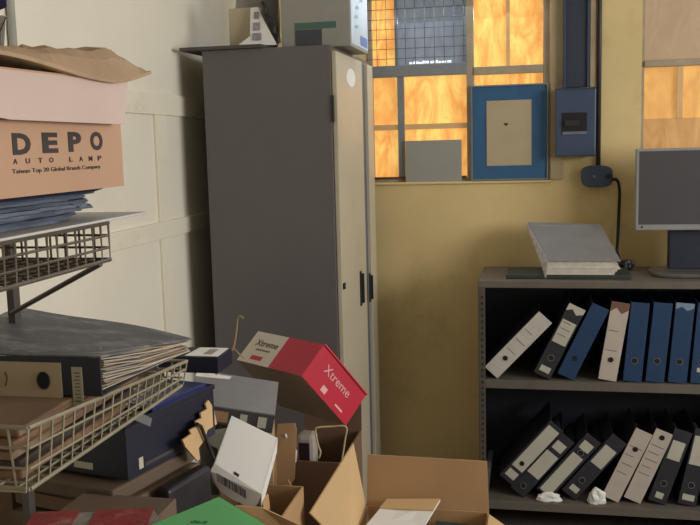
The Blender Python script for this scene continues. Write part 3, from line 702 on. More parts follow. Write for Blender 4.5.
# one letter at a time so the printing stays widely spaced
for ch, a_, b_, y1_, y0_ in (('D',13.2,31.5,155,133), ('E',43,58.5,153.2,132.4), ('P',69,82,152,131.8), ('O',91,103.2,150.5,131.5)):
    side_text(ch, a_, b_, y1_, y0_, bold=.045)
for ch, q in zip('AUTO', (13.5,26,38.5,49.5)): side_text(ch, q, q+4.2, 164.6-.04*q, 159.4-.04*q, .02)
for ch, q in zip('LAMP', (69.5,79.5,89,98)): side_text(ch, q, q+3.6, 164.6-.04*q, 159.6-.04*q, .02)
side_text('Taiwan Top 20 Global Brands Company', 12.5, 101, 175.2, 169.2, .0)
# brown paper bag, flattened over the carton
M_bagp = mat('brown_paper', (168,140,110), .8, var=.14, scale=9, bump=.8, spot=(136,104,72), spot_amt=.4)
def sheet(name, px_poly_top, xz, m, label, cat): pass
bm = NB(); y_a, y_b = .86, P(151,66,x=-.70).y
NX, NY = 14, 26; grid = []
rnd = random.Random(11); zs = f0.z+.004
def bagz(u, v):   # u across (0 outer side .. 1 wall side), v along (0 near .. 1 far)
    e = min(1, (1-v)*4.5)**.75
    s_ = min(1, max(0,u)/.16, (1-u)/.3)**.55
    return e, s_
top, bot = [], []
for i in range(NY+1):
    v = i/NY; rt, rb = [], []
    for j in range(NX+1):
        u = j/NX; e, s_ = bagz(u, v)
        narrow = 1-.42*max(0, (v-.62)/.38)**1.6
        y = y_a+(y_b-y_a)*(v - .05*abs(u-.35)*v)
        x = RX1+.022 - .29*(.30+(u-.30)*narrow)
        n = mathutils.noise.noise(Vector((x*16, y*11, 1.3)))*.012 + (1-abs(mathutils.noise.noise(Vector((x*22+y*9, y*14, 4))))*3)*.009
        base = zs + .004 + .010*math.sin(v*7+u*2)*(1-u) - .008*(1-u)*(1-v) + .012*max(0,v-.7)/.3
        h = (.046*e*s_ + n*s_*e)*min(1, max(.3, .45+(v-.36)*1.6))
        rt.append(bm.verts.new((x, y, base+.004+max(h, .0015)))); rb.append(bm.verts.new((x, y, base)))
    top.append(rt); bot.append(rb)
for g in (top, bot):
    for i in range(NY):
        for j in range(NX): bm.faces.new((g[i][j], g[i][j+1], g[i+1][j+1], g[i+1][j]))
for i in range(NY):
    bm.faces.new((top[i][0], bot[i][0], bot[i+1][0], top[i+1][0])); bm.faces.new((top[i][NX], top[i+1][NX], bot[i+1][NX], bot[i][NX]))
for j in range(NX):
    bm.faces.new((top[0][j], top[0][j+1], bot[0][j+1], bot[0][j])); bm.faces.new((top[NY][j], bot[NY][j], bot[NY][j+1], top[NY][j+1]))
o = tag(build('paper_bag', bm, M_bagp), 'crumpled flattened brown paper bag on top of the printed carton', 'paper bag'); reorigin(o, (-.82, 1.2, zs))
# taped sheet and purple tip at the very edge
bm = NB(); slabpoly(bm, [P(-12,14,y=1.475), P(6.5,16,y=1.475), P(5,46,y=1.475), P(-12,50,y=1.475)], .0015, Vector((0,1,0)))
for v in bm.verts: v.co.y -= .002
hs_ = bpy.data.objects.new('hanging_sheet', None); C.objects.link(hs_); hs_.location = P(0,30,y=1.475); tag(hs_, 'white sheet with a dark line and purple top at the upper left photo edge', 'sheet')
sh = local(hs_, 'paper', bm, M_white)
bm = NB(); slabpoly(bm, [P(-12,-4,y=1.475), P(6,-4,y=1.475), P(6.5,7,y=1.475), P(-12,15,y=1.475)], .0015, Vector((0,1,0))); local(hs_, 'purple_tab', bm, mat('purple_card', (74,62,120), .6))
bm = NB(); tube(bm, (P(-1,34,y=1.4725), P(6.2,17,y=1.4725)), .0011, 5); local(hs_, 'ink_line', bm, M_ink, parent=sh)

pp_ = P(12,25,x=XL+.012); pl_ = P(14,118,x=XL+.012)
bm = NB(); tube(bm, ((XL+.0115,pp_.y,pl_.z-.1), (XL+.0115,pp_.y,ZT-.002)), .0105, 12)
o = tag(build('wall_pipe', bm, mat('pale_grey_pipe', (170,168,160), .5), smooth=True), 'pale grey vertical pipe on the cream wall at the upper left', 'pipe'); reorigin(o, (XL+.0115,pp_.y,pl_.z-.1))
# ------------------------------------------------------------------ foreground lever arch file on the lower basket
M_mott = mat('mottled_grey_board', (92,92,96), .6, var=.2, scale=16, spot=(150,152,154), spot_amt=.6, spot_lo=.50, stretch=(1,2.2,1))
zF0 = P(100,407,y=1.26).z; xr = P(102,380,y=1.26).x; zF1 = P(100,358,y=1.26).z
zF0 = max(zF0, zL1-DROP*(1.26-yL0)/(yL1-yL0)+.0045)
print('file', zF0, zF1, xr)
ff = empty('lever_arch_file', (xr-.16,1.26,zF0), 'large black lever arch file lying on the lower wire basket, spine towards the viewer', 'file')
xl = xr-.318; yf0, yf1 = 1.26, 1.545
bm = NB(); box(bm, (xl,yf0+.001,zF0), (xr,yf1,zF0+.0028)); local(ff, 'back_board', bm, M_fblack, bevel=.0008)
M_fnavy = mat('file_navy_spine', (34,36,52), .5, var=.1)
bm = NB(); box(bm, (xl,yf0-.0028,zF0), (xr,yf0,zF1)); sp = local(ff, 'spine', bm, M_fnavy, bevel=.001)
# front cover slightly lifted and warped upwards at the wall side
CD = P(193,339,y=yf1).z-zF1; bm = NB(); N = 10; tp, bt = [], []
for i in range(N+1):
    u = i/N; x = xl+(xr-xl)*u
    rowt, rowb = [], []
    for j in range(N+1):
        v = j/N; y = yf0+(yf1-yf0)*v
        z = zF1 + v*(CD*u**1.3 + .022*(1-u)) + .0025*math.sin(u*7+v*3)*v
        xx = x + .035*v*u
        rowt.append(bm.verts.new((xx,y,z+.003))); rowb.append(bm.verts.new((xx,y,z)))
    tp.append(rowt); bt.append(rowb)
for g in (tp, bt):
    for i in range(N):
        for j in range(N): bm.faces.new((g[i][j], g[i+1][j], g[i+1][j+1], g[i][j+1]))
for i in range(N):
    for (j) in (0, N): bm.faces.new((tp[i][j], tp[i+1][j], bt[i+1][j], bt[i][j])); bm.faces.new((tp[j][i], tp[j][i+1], bt[j][i+1], bt[j][i]))
local(ff, 'front_board', bm, M_mott)
# label, hole and printed strip on the spine
l0, l1 = P(-30,360,y=yf0-.003), P(63.5,403,y=yf0-.003)
bm = NB(); box(bm, (xl+.01,yf0-.0040,P(50,402,y=yf0).z), (l1.x,yf0-.0029,P(50,362,y=yf0).z)); lb = local(ff, 'label_strip', bm, mat('tan_label', (184,166,138), .75, var=.05, scale=8))
p = P(43.5,380.5,y=yf0-.005); n = 22
bm = NB(); slabpoly(bm, [(p.x+.0098*math.cos(2*math.pi*k/n), yf0-.0052, p.z+.0125*math.sin(2*math.pi*k/n)) for k in range(n)], .001, Vector((0,1,0))); local(ff, 'finger_hole', bm, M_hole)
bm = NB(); tube(bm, [(p.x+.0105*math.cos(2*math.pi*k/n), yf0-.0056, p.z+.0135*math.sin(2*math.pi*k/n)) for k in range(n+1)], .0012, 6); local(ff, 'finger_ring', bm, M_fnavy)
bm = NB(); a = P(5,372,y=yf0-.005); tube(bm, (a, P(7,378,y=yf0-.005), P(5.5,386,y=yf0-.005)), .0009, 5); local(ff, 'ink_bracket', bm, M_ink, parent=lb)
a, b = P(71,367,y=yf0-.004), P(84,405,y=yf0-.004)
bm = NB(); box(bm, (a.x,yf0-.0040,b.z), (b.x,yf0-.0029,a.z)); st = local(ff, 'printed_strip', bm, mat('strip_label', (176,172,146), .7, var=.05))
bm = NB(); nn_ = 9
for k in range(nn_):
    z = b.z+(a.z-b.z)*(.08+.84*k/nn_); box(bm, (a.x+.004+.002*(k%2),yf0-.0046,z), (b.x-.004,yf0-.0041,z+.0022))
local(ff, 'small_print', bm, mat('olive_ink', (110,112,84), .7), parent=st)
# wad of papers fanning out of the open side
rnd = random.Random(9); M_pp = [mat('paper_cream', (188,176,156), .8, var=.08, scale=30), mat('paper_grey', (150,144,138), .8, var=.1, scale=30), mat('paper_tan', (160,134,108), .8, var=.08, scale=20)]
nl = 22; gap = (zF1+.004-zF0-.006)/nl
for k in range(nl):
    bm = NB(); z = zF0+.004+k*gap; u = k/nl
    ov = .010+.036*math.sin(u*2.6)+rnd.uniform(-.014,.014); yb_ = yf1-.012+rnd.uniform(-.02,.02)
    pts = [(xr-.15,yf0+.02,z), (xr-.012,yf0+.02+rnd.uniform(0,.02),z), (xr-.004+ov*.6,yf0+.09+rnd.uniform(0,.04),z+CD*u*.35), (xr+ov*(1-.4*u),yb_,z+(CD-.004)*u), (xr-.15,yb_,z-.010*u)]
    slabpoly(bm, pts, gap*.62, Vector((0,0,1))); local(ff, 'paper_sheaf', bm, M_pp[(k*7+k//3)%3])
# brown envelopes and cartons in the lower basket
zc0 = zL0+.004; tot = (zF0-.0012-zc0); ne = 5
labs = ['lowest brown envelope in the lower wire basket', 'second envelope from the bottom of the lower basket', 'middle envelope in the lower basket', 'second envelope from the top in the lower basket', 'topmost tan envelope right under the large black file']
for k in range(ne):
    bm = NB(); z = zc0+tot*k/ne; j = rnd.uniform(-.01,.01); w2 = rnd.uniform(.19,.26) 
    y1 = yL1-.10-rnd.random()*.1; xr_ = RX1-.03-.015*rnd.random()
    slabpoly(bm, [(xr_,yL0+.03+j,z), (xr_-.01,y1,z), (xr_-w2,y1+.02,z), (xr_-w2,yL0+.025,z)], tot/ne*.86, Vector((0,0,1)))
    o = tag(build('brown_envelope', bm, [mat('dusk_kraft', (132,102,74), .8), mat('dark_card', (64,54,48), .7), mat('brown_manila', (140,112,88), .8)][k%3 if k<4 else 2], bevel=.003), labs[k], 'envelope', 'envelopes in the lower wire basket'); reorigin(o, (xr_-.1,1.3,z))
# loose papers in the far end of the lower basket
rnd = random.Random(21)
zp = zL0+.006
labs = ['lowest cream paper bundle in the far end of the lower basket','pale bundle lying just above the lowest one in the basket end','tan bundle, upper middle of the basket end','grey topmost bundle poking past the large file']
hb_ = (zL1-DROP-.006-zp)/4
for k in range(4):
    bm = NB(); z = zp+k*hb_; a0 = yf1+.052
    slabpoly(bm, [(RX1-.03-rnd.random()*.02,a0+.0,z), (RX1-.035-rnd.random()*.02,yL1-.03,z), (RX1-.25,yL1-.035,z), (RX1-.27,a0+.02,z)], hb_*.88, Vector((0,0,1)))
    o = tag(build('paper_bundle', bm, M_pp[(0,0,2,1)[k]], bevel=.002), labs[k], 'paper bundle', 'paper bundles in the basket end'); reorigin(o, (RX1-.12,yL1-.1,z))

# ------------------------------------------------------------------ low bench under the heap
M_wood = mat('brown_bench_wood', (104,80,60), .6, var=.2, scale=5, stretch=(1,8,1))
BZ = .45
bn = empty('low_bench', (-.62,2.2,0), 'low brown wooden bench hidden under the heap of cartons', 'bench')
bm = NB(); box(bm, (-1.28,1.22,BZ-.03), (-.17,2.735,BZ)); local(bn, 'bench_top', bm, M_wood, bevel=.003)
for x in (-1.25,-.23):
    for y in (1.25,2.67): bm = NB(); box(bm, (x,y,0), (x+.05,y+.05,BZ-.03)); local(bn, 'leg', bm, M_wood)

def hollow(root, name, o, a, b, c_, t, m, parent=None, inner=None):
    """open-topped carton body from a corner, two floor edges a, b and the up edge c_"""
    o=Vector(o); a=Vector(a); b=Vector(b); c_=Vector(c_); an=a.normalized(); bn_=b.normalized(); cn=c_.normalized()
    bm = NB()
    hexa(bm, o, a, b, cn*t); 
    hexa(bm, o+cn*t, a, bn_*t, c_-cn*t); hexa(bm, o+b-bn_*t+cn*t, a, bn_*t, c_-cn*t)
    hexa(bm, o+bn_*t+cn*t, an*t, b-bn_*2*t, c_-cn*t); hexa(bm, o+a-an*t+bn_*t+cn*t, an*t, b-bn_*2*t, c_-cn*t)
    return local(root, name, bm, m, parent)

# ---- open carton at the front, flaps up
zr = P(430,509,y=2.28).z
A = P(367,508,y=2.28); B = P(489,513,y=2.28)
x0, x1 = A.x, B.x; yb2 = 2.28; yb1 = 1.99
M_kl = mat('light_kraft', (204,170,124), .8, var=.05, scale=6, bump=.05)
oc = empty('open_carton', ((x0+x1)/2,(yb1+yb2)/2,BZ+.0006), 'open light brown carton with raised flaps at the bottom centre', 'carton')
hollow(oc, 'body', (x0,yb1,BZ+.0006), (x1-x0,0,0), (0,yb2-yb1,0), (0,0,zr-BZ), .004, M_kraft_in)
bm = NB(); slabpoly(bm, [Vector((x0,yb2,zr)), Vector((x1,yb2,zr)), P(487,461.5,y=2.30), P(367.5,454.5,y=2.30)], .004, Vector((0,1,0))); local(oc, 'flap', bm, M_kraft_in)
# left flap folded outwards, leaning to the viewer
l = [P(353.7,443,y=2.16), P(369.5,500.5,y=2.22), P(362,535,y=2.0), P(335,545,y=1.94), P(310,513,y=1.99)]
fl = [P(353.7,443.5,y=2.20), Vector((x0-.0,2.27,zr-.0)), Vector((x0-.0,yb1+.02,zr-.0)), P(310.5,513,y=2.0)]
bm = NB(); slabpoly(bm, fl, .004); local(oc, 'flap', bm, M_kl)
bm = NB(); slabpoly(bm, [Vector((x1,2.26,zr)), Vector((x1,yb1+.02,zr)), Vector((x1+.10,yb1+.02,zr-.03)), Vector((x1+.085,2.20,zr-.03))], .004); local(oc, 'flap', bm, M_kl)
# contents
wp = [P(386,499,y=2.24), P(441,496,y=2.24), P(424,527,y=2.06), P(362,530,y=2.04)]
zc_ = zr-.02
bm = NB(); q = [P(387,500,z=zr+.026), P(441,497,z=zr+.032), P(423,528,z=zr-.0), P(362,530,z=zr-.0)]
q = [Vector((min(max(v.x, x0+.01), x1-.01), min(max(v.y, yb1+.01), yb2-.012), v.z)) for v in q]
slabpoly(bm, q, .004, Vector((0,0,-1)))
dc = empty('document_folder', q[3], 'cream and white document poking out of the open carton', 'document')
local(dc, 'sheet', bm, M_white)
bm = NB(); s_ = [q[0]+(q[1]-q[0])*.0, q[1], q[1]+(q[2]-q[1])*.42, q[0]+(q[3]-q[0])*.30]
slabpoly(bm, [v+Vector((0,0,.0035)) for v in s_], .003, Vector((0,0,-1))); local(dc, 'kraft_cover', bm, M_kl)
q2 = [Vector((q[1].x-.01,2.262,zr-.012)), Vector((x1-.008,2.262,zr-.02)), Vector((x1-.008,2.0,zr-.05)), Vector((q[1].x-.03,2.0,zr-.055))]
bm = NB(); slabpoly(bm, [v-Vector((0,0,.012)) for v in q2], .006, Vector((0,0,-1)))
o = tag(build('teal_folder', bm, mat('dark_teal', (44,72,70), .5, var=.1)), 'dark teal folder inside the open carton on its right side', 'folder'); reorigin(o, q2[0])
bm = NB(); box(bm, (x0+.006,yb1+.006,BZ+.006), (x1-.006,yb2-.006,zr-.085))
o = tag(build('paper_stack', bm, M_paper), 'stack of papers filling the open carton beneath the documents', 'paper stack'); reorigin(o, (x0,yb1,BZ))

# ---- dark brown carton standing behind it, with a cream cord
x0, x1 = P(278,450,y=2.42).x, P(341,450,y=2.42).x; zk = P(315,462,y=2.42).z
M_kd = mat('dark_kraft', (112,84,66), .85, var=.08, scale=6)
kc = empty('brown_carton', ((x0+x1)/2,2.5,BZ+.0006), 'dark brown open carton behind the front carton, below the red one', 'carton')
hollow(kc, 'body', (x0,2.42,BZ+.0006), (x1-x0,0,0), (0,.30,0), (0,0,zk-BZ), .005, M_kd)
bm = NB(); slabpoly(bm, [P(279,423,y=2.40), P(296,422,y=2.405), P(297.5,428,y=2.407), P(295.5,478,y=2.415), P(281,497,y=2.41), P(275,455,y=2.40)], .004, Vector((0,1,0)))
for v in bm.verts: v.co.y -= .012
local(kc, 'torn_flap', bm, M_kraft)
bm = NB(); slabpoly(bm, [P(277,483,y=2.37), P(288,480,y=2.36), P(295,492,y=2.35), P(293,530,y=2.34), P(273,535,y=2.34)], .004, Vector((0,1,0))); local(kc, 'torn_flap', bm, M_kl)
bm = NB(); slabpoly(bm, [Vector((x0+.0,2.72,zk)), Vector((x1,2.72,zk)), Vector((x1,2.725,zk+.11)), Vector((x0,2.725,zk+.11))], .004, Vector((0,1,0))); local(kc, 'rear_flap', bm, M_kd)
bm = NB(); cp = [P(319,458,y=2.40), P(320.5,452,y=2.40), P(318,445,y=2.40), P(315.5,431,y=2.40), P(318,427.5,y=2.40), P(333,426.5,y=2.41), P(346,427,y=2.41), P(345,440,y=2.41), P(342,460,y=2.405), P(341,470,y=2.405)]
tube(bm, smoothpath(cp), .0028, 6)
o = tag(build('stiff_string', bm, mat('cream_cord', (190,172,134), .7), smooth=True), 'stiff cream cord looped over the dark brown carton', 'cord'); reorigin(o, cp[0])
bm = NB(); cp = [P(295,462,y=2.408), P(296,452,y=2.408), P(289,441,y=2.4), P(285,434,y=2.39)]
tube(bm, cp, .004, 6); o = tag(build('cream_strap', bm, M_white), 'short cream strap on the torn kraft flap', 'strap'); reorigin(o, cp[0])
# cream plastic thing with dark purple face inside
p = P(296,435,y=2.50); bp_ = P(314,458,y=2.50)
cr_ = empty('cream_appliance', ((p.x+bp_.x)/2,2.5,zk-.02), 'cream rounded casing with a dark face poking out of the brown carton', 'casing')
bm = NB(); box(bm, (p.x,2.50,BZ+.012), (bp_.x,2.56,p.z)); local(cr_, 'casing', bm, mat('cream_plastic', (176,166,156), .45), bevel=.012)
bm = NB(); box(bm, (p.x+.008,2.494,bp_.z-.02), (bp_.x-.012,2.4996,p.z-.022)); local(cr_, 'dark_face', bm, mat('dark_purple', (52,36,46), .4), bevel=.002)

# ---- red and white carton
M_red = mat('crimson_card', (186,26,54), .5, var=.05, scale=8, bump=.05)
M_redw = mat('white_gloss_card', (206,196,184), .5, var=.03)
M_gk = mat('grey_kraft', (140,124,108), .8, var=.05)
ro = Vector((-.6457, 2.35, .9701)); ra = Vector((-.2483,.1766,-.0034)); rb = Vector((.0483,.0694,.0742)); rf = Vector((.0927,.1269,-.1789))
rc = empty('printed_carton', ro+ra/2+rf, 'crimson and white printed carton tipped on its edge in front of the grey cupboard', 'carton')
bm = NB(); hexa(bm, ro, ra, rb, rf); body = local(rc, 'body', bm, M_gk, bevel=.0015)
an, bn2, fn = ra.normalized(), rb.normalized(), rf.normalized(); t = .0012
# red wrap: end panel and half of the long side; white for the other half
bm = NB(); hexa(bm, ro-an*t, an*(t*.9), rb, rf); local(rc, 'red_end', bm, M_red)
bm = NB(); hexa(bm, ro-fn*t, ra*.50, rb, fn*(t*.9)); local(rc, 'red_side', bm, M_red)
bm = NB(); hexa(bm, ro+ra*.5-fn*t, ra*.5, rb, fn*(t*.9)); local(rc, 'white_side', bm, M_redw)
# raised lid lip along the end panel
bm = NB(); hexa(bm, ro+rb+bn2*.0005-an*.006, an*.006, bn2*.004, rf*1.0); local(rc, 'lid_edge', bm, mat('bright_red_edge', (206,52,70), .5))
M_pink = mat('pale_pink_ink', (222,170,170), .6)
def on_face(s, org, right, up, size, m, nm, bold=.0):
    o = textmesh(nm, s, size, m, None, org, right, up, bold=bold, depth=.0004)
    o.data.transform(Matrix.Translation(-rc.location)); o.parent = rc; return o
# the same word on the white half and on the red end
def quadtext(s, o0, r, u, w_, m, nm, parent=rc, bold=0, hgt=None, loc0=None):
    """text of width w_ starting at o0"""
    o = textmesh(nm, s, 1.0, m, None, (0,0,0), (1,0,0), (0,1,0), bold=bold, depth=.002)
    xs = [v.co.x for v in o.data.vertices]; ys = [v.co.y for v in o.data.vertices]
    k = w_/(max(xs)-min(xs)); kh = (hgt/(max(ys)-min(ys))) if hgt else k
    r = Vector(r).normalized(); u = Vector(u).normalized(); n = r.cross(u)
    for v in o.data.vertices:
        v.co = Vector(o0)+r*((v.co.x-min(xs))*k)+u*((v.co.y-min(ys))*kh)+n*(v.co.z*.3+.0003) - (loc0 if loc0 is not None else parent.location)
    o.parent = parent; return o
fo = ro-fn*(t+.0002)
quadtext('Xtreme', fo+ra*.90+rb*.56, -an, rb, .105, M_ink, 'lettering', hgt=.022)
bm = NB(); hexa(bm, fo+ra*.62+rb*.42, ra*.22, rb*.05, -fn*.0006); local(rc, 'fine_print', bm, mat('grey_ink', (120,108,104), .7))
bm = NB(); hexa(bm, fo+ra*.66+rb*.12, ra*.17, rb*.13, -fn*.0008); local(rc, 'red_tag', bm, M_red)
eo = ro-an*(t+.0002)
quadtext('Xtreme', eo+rf*.22+rb*.52, fn, rb, .13, M_pink, 'lettering', hgt=.026)
bm = NB(); hexa(bm, eo+rf*.34+rb*.12, rf*.10, rb*.16, -an*.0008); local(rc, 'small_emblem', bm, M_pink)
bm = NB(); hexa(bm, eo+rf*.66+rb*.14, rf*.16, rb*.05, -an*.0008); local(rc, 'fine_print', bm, M_pink)

# ---- grey box file, propped slightly askew, with the slip and twig on it
N1 = P(275,414.5,y=2.10); N0 = P(204,404,y=2.055); r_ = (N1-N0).normalized(); b_ = P(279.5,383,y=2.335)-N1; b_ = (b_-r_*b_.dot(r_)).normalized()
up_ = r_.cross(b_).normalized(); W_ = .225; dp = .25; hf = .05; o0 = N1-r_*W_
if up_.z < 0: up_ = -up_
M_gfile = mat('grey_file_cover', (134,132,132), .45, var=.08, scale=14, spot=(110,108,108), spot_amt=.3)
gb = empty('box_file', N1-r_*.11+b_*.12-up_*hf, 'grey box file with a dark edge, lying beside the crimson carton', 'file')
bm = NB(); hexa(bm, o0-up_*.004, r_*W_, b_*dp, up_*.004); local(gb, 'cover', bm, M_gfile, bevel=.001)
bm = NB(); hexa(bm, o0-up_*hf, r_*W_, b_*dp, up_*.004); local(gb, 'base', bm, M_fblack)
bm = NB(); hexa(bm, o0-up_*(hf-.0042)-b_*.001, r_*W_, b_*.004, up_*(hf-.0084)); spn = local(gb, 'spine', bm, mat('charcoal_spine', (72,70,72), .6))
bm = NB(); hexa(bm, o0+b_*.01+r_*.01-up_*(hf-.0045), r_*(W_-.015), b_*(dp-.02), up_*(hf-.01)); local(gb, 'papers', bm, M_paper)
for k, (u, wd_, mm) in enumerate(((.035,.075,M_kraft), (.14,.018,M_label), (.185,.022,M_label))):
    bm = NB(); hexa(bm, o0+r_*u-b_*.0022-up_*(hf-.010), r_*wd_, b_*.001, up_*(hf-.022)); local(gb, 'label_strip', bm, mm, parent=spn)
g2 = o0+b_*dp*.97+up_*.0008
bm = NB(); slabpoly(bm, [g2+r_*.0-b_*.05, g2+r_*.09-b_*.035, g2+r_*.095-b_*.012, g2-b_*.01], .0012, up_)
o = tag(build('paper_slip', bm, M_white), 'narrow white paper slip lying on the back of the grey box file', 'paper slip'); reorigin(o, g2+r_*.05-b_*.03)
rh = Vector((r_.x,r_.y,0)).normalized(); bh = Vector((-rh.y,rh.x,0)); zk2 = (o0+r_*W_).z-hf-.003
kb = Vector((o0.x,o0.y,BZ+.0008))+rh*.07+bh*.03
c = empty('brown_carton', kb+rh*.09+bh*.1, 'plain brown carton under the grey box file', 'carton')
bm = NB(); hexa(bm, kb, rh*.14, bh*.19, (0,0,min(zk2, (o0+b_*dp+r_*W_).z-hf-.003)-kb.z)); local(c, 'body', bm, M_kraft, bevel=.002)
bm = NB(); hexa(bm, kb+rh*.08-bh*.0014, rh*.04, bh*.0013, (0,0,.3)); local(c, 'packing_tape', bm, mat('tan_tape', (170,140,96), .3))
# twig
cp = [P(243.5,318.5,y=2.32), P(239.5,316,y=2.32), P(237.5,320,y=2.32), P(236.5,330,y=2.32), P(233.5,347.5,y=2.31), P(227.5,354,y=2.30), P(223,362,y=2.29), P(220,371,y=2.26)]
cp.append(Vector((cp[-1].x-.004, 2.24, (o0+b_*.18).z+.006)))
bm = NB(); tube(bm, smoothpath(cp, 4), .0028, 6); tube(bm, (P(233.5,348,y=2.31), P(239,354,y=2.32), P(244,358,y=2.33)), .0024, 6)
o = tag(build('bent_twig', bm, mat('straw_twig', (150,128,92), .7), smooth=True), 'thin forked straw-coloured twig standing up before the cupboard', 'twig'); reorigin(o, cp[-1])

# ---- white carton with a barcode flap
q = [P(231.6,415.5,y=2.01), P(277.7,438,y=2.0), P(261.7,494.3,y=1.87), P(214.4,463.2,y=1.88)]
_n = (q[1]-q[0]).cross(q[2]-q[0]); _d = q[3]-CAM; q[3] = CAM+_d*((q[0]-CAM).dot(_n)/_d.dot(_n))
e1 = q[1]-q[0]; e2 = q[3]-q[0]; nn = e1.cross(e2).normalized()
if nn.y < 0: nn = -nn
wc = empty('white_carton', q[2]+nn*.02, 'small white carton with a barcode flap, tilted in front of the grey box file', 'carton')
bm = NB(); slabpoly(bm, [q[0],q[1],q[2],q[3]], .0025, nn); local(wc, 'front_panel', bm, M_white, bevel=.0006)
dpt = .048
s2 = (e1.normalized())
bm = NB(); slabpoly(bm, [q[1],q[2],q[2]+nn*dpt+Vector((.002,0,-.014)),q[1]+nn*dpt+Vector((.002,0,-.006))], .0022, -s2); local(wc, 'side_panel', bm, M_white)
bm = NB(); slabpoly(bm, [q[0],q[3],q[3]+nn*dpt,q[0]+nn*dpt], .0022, s2); local(wc, 'side_panel', bm, M_white)
bm = NB(); slabpoly(bm, [q[0]+nn*dpt,q[1]+nn*dpt,q[2]+nn*dpt,q[3]+nn*dpt], .002, -nn); local(wc, 'back_panel', bm, M_white)
# rounded barcode flap hanging from the lower edge
def fp(px, py): return P(px, py, y=1.885)
fl = [q[3]+Vector((0,-.0,0)), q[2], P(256,506,y=1.868), P(248,506,y=1.87), P(233,500,y=1.875), P(220,491,y=1.88), P(212.5,481,y=1.885), P(210.5,471,y=1.885)]
bm = NB(); slabpoly(bm, fl, .002, Vector((0,1,0))); lf_ = local(wc, 'flap', bm, M_white)
ua = (P(247,497,y=1.868)-P(217.5,479,y=1.88)); ba = P(217.5,479,y=1.878)
bm = NB(); n = 22; up_ = Vector((.0, 0, .0205)); rnd = random.Random(2)
for k in range(n):
    o1 = ba+ua*(k/n)+Vector((0,-.0035,-.004)); hexa(bm, o1, ua.normalized()*ua.length/n*rnd.choice((.35,.5,.7)), (0,.0008,0), up_)
local(wc, 'barcode', bm, M_ink, parent=lf_)
bm = NB(); c0 = q[3]+(q[2]-q[3])*.40; dd_ = (q[2]-q[3]).normalized(); ee = (q[0]-q[3]).normalized()
hexa(bm, c0-nn*.0012+ee*.004, dd_*.014, ee*.007, nn*.0008); local(wc, 'tuck_slot', bm, M_ink)
bm = NB()
for k in range(0): hexa(bm, q[0]+e1*.14+e2*(.18+.1*k)-nn*.0008, e1*(.65-.05*(k%3)), e2*.007, nn*.0006)
bm.free()
bm = NB(); slabpoly(bm, [P(209,431,y=2.03), P(229,428,y=2.035), P(226,449,y=2.0), P(218,449,y=2.0), P(207,443,y=2.01)], .002, Vector((0,1,0)))
local(wc, 'rear_flap', bm, M_white)
# kraft carton below it
zt3 = q[2].z-.045
c = empty('kraft_carton', (-.62,1.95,BZ+.0006), 'light kraft carton with torn flaps under the small white carton', 'carton')
kx0, kx1 = -.695, -.565
hollow(c, 'body', (kx0,1.84,BZ+.0006), (kx1-kx0,0,0), (0,.20,0), (0,0,zt3-BZ), .004, M_kraft)
bm = NB(); slabpoly(bm, [P(236,505,y=1.83), P(262,507,y=1.83), P(299,524,y=1.80), P(300,540,y=1.80), P(250,545,y=1.80)], .004, Vector((0,-1,0))); local(c, 'torn_flap', bm, M_kl)
bm = NB(); slabpoly(bm, [P(262,498,y=1.9), P(268,494,y=1.95), P(270,510,y=1.93), P(264,512,y=1.88)], .003, Vector((0,1,0))); local(c, 'torn_flap', bm, M_kraft)

# ---- navy box file stack
nz0, nz1 = .935, 1.055
nc = P(128.5,481,z=nz0); th = R(13); a_ = Vector((math.sin(th), math.cos(th), 0)); b2 = Vector((-math.cos(th), math.sin(th), 0))
M_navy = mat('navy_card', (24,27,46), .5, var=.15, scale=12)
nb = empty('box_file', nc+a_*.16+b2*.12, 'large navy box file sitting under the end of the lower wire basket', 'file')
bm = NB(); hexa(bm, nc, a_*.32, b2*.25, (0,0,nz1-nz0-.012)); bd = local(nb, 'body', bm, M_navy, bevel=.002)
bm = NB(); hexa(bm, nc+Vector((0,0,nz1-nz0-.0115))-a_*.003-b2*.003, a_*.326, b2*.256, (0,0,.0115)); local(nb, 'lid', bm, M_navy, bevel=.002)
bm = NB(); hexa(bm, nc+b2*.09-a_*.0012+Vector((0,0,.012)), b2*.05, a_*.001, (0,0,.014)); local(nb, 'lettering_strip', bm, M_label, parent=bd)
bm = NB(); hexa(bm, nc-b2*.0012+a_*.035+Vector((0,0,.012)), a_*.014, b2*.001, (0,0,.024)); local(nb, 'white_sticker', bm, M_label, parent=bd)
bm = NB(); hexa(bm, nc-b2*.0012+a_*.055+Vector((0,0,.012)), a_*.10, b2*.001, (0,0,.008)); local(nb, 'metal_edge', bm, M_post, parent=bd)
bm = NB(); slabpoly(bm, [P(131,419,z=nz1+.001), P(150,427,z=nz1+.001)+Vector((0,-.0,0)), P(152,419,z=nz1+.001), P(138,412,z=nz1+.001)], .0015, Vector((0,0,1)))
o = tag(build('paper_slip', bm, mat('greyish_paper', (150,150,156), .7)), 'greyish paper slip lying on the large navy box file', 'paper slip'); reorigin(o, P(142,420,z=nz1+.001))
M_bplas = mat('bright_blue_plastic', (22,36,92), .35, var=.08)
u0 = nc+Vector((0,0,nz1-nz0+.001))
bm = NB(); hexa(bm, u0+a_*.08-b2*.008, a_*.20, b2*.20, (0,0,.014))
o = tag(build('blue_folder', bm, M_bplas, bevel=.004), 'bright blue plastic folder between the navy box and the small labelled file', 'folder'); reorigin(o, u0+a_*.2+b2*.1)
yy = 1.975; s0 = P(150,384,y=yy); s1 = P(187.5,384,y=yy); zt4 = P(187.5,356.5,y=yy).z
xs_, xe_ = P(135,370,y=yy).x, P(218.5,370,y=yy).x; zlow = u0.z+.0145
print('smallfile', zlow, zt4)
sf = empty('small_box_file', ((xs_+xe_)/2,yy+.04,zlow), 'small navy file with a printed white strip along its top, past the basket end', 'file')
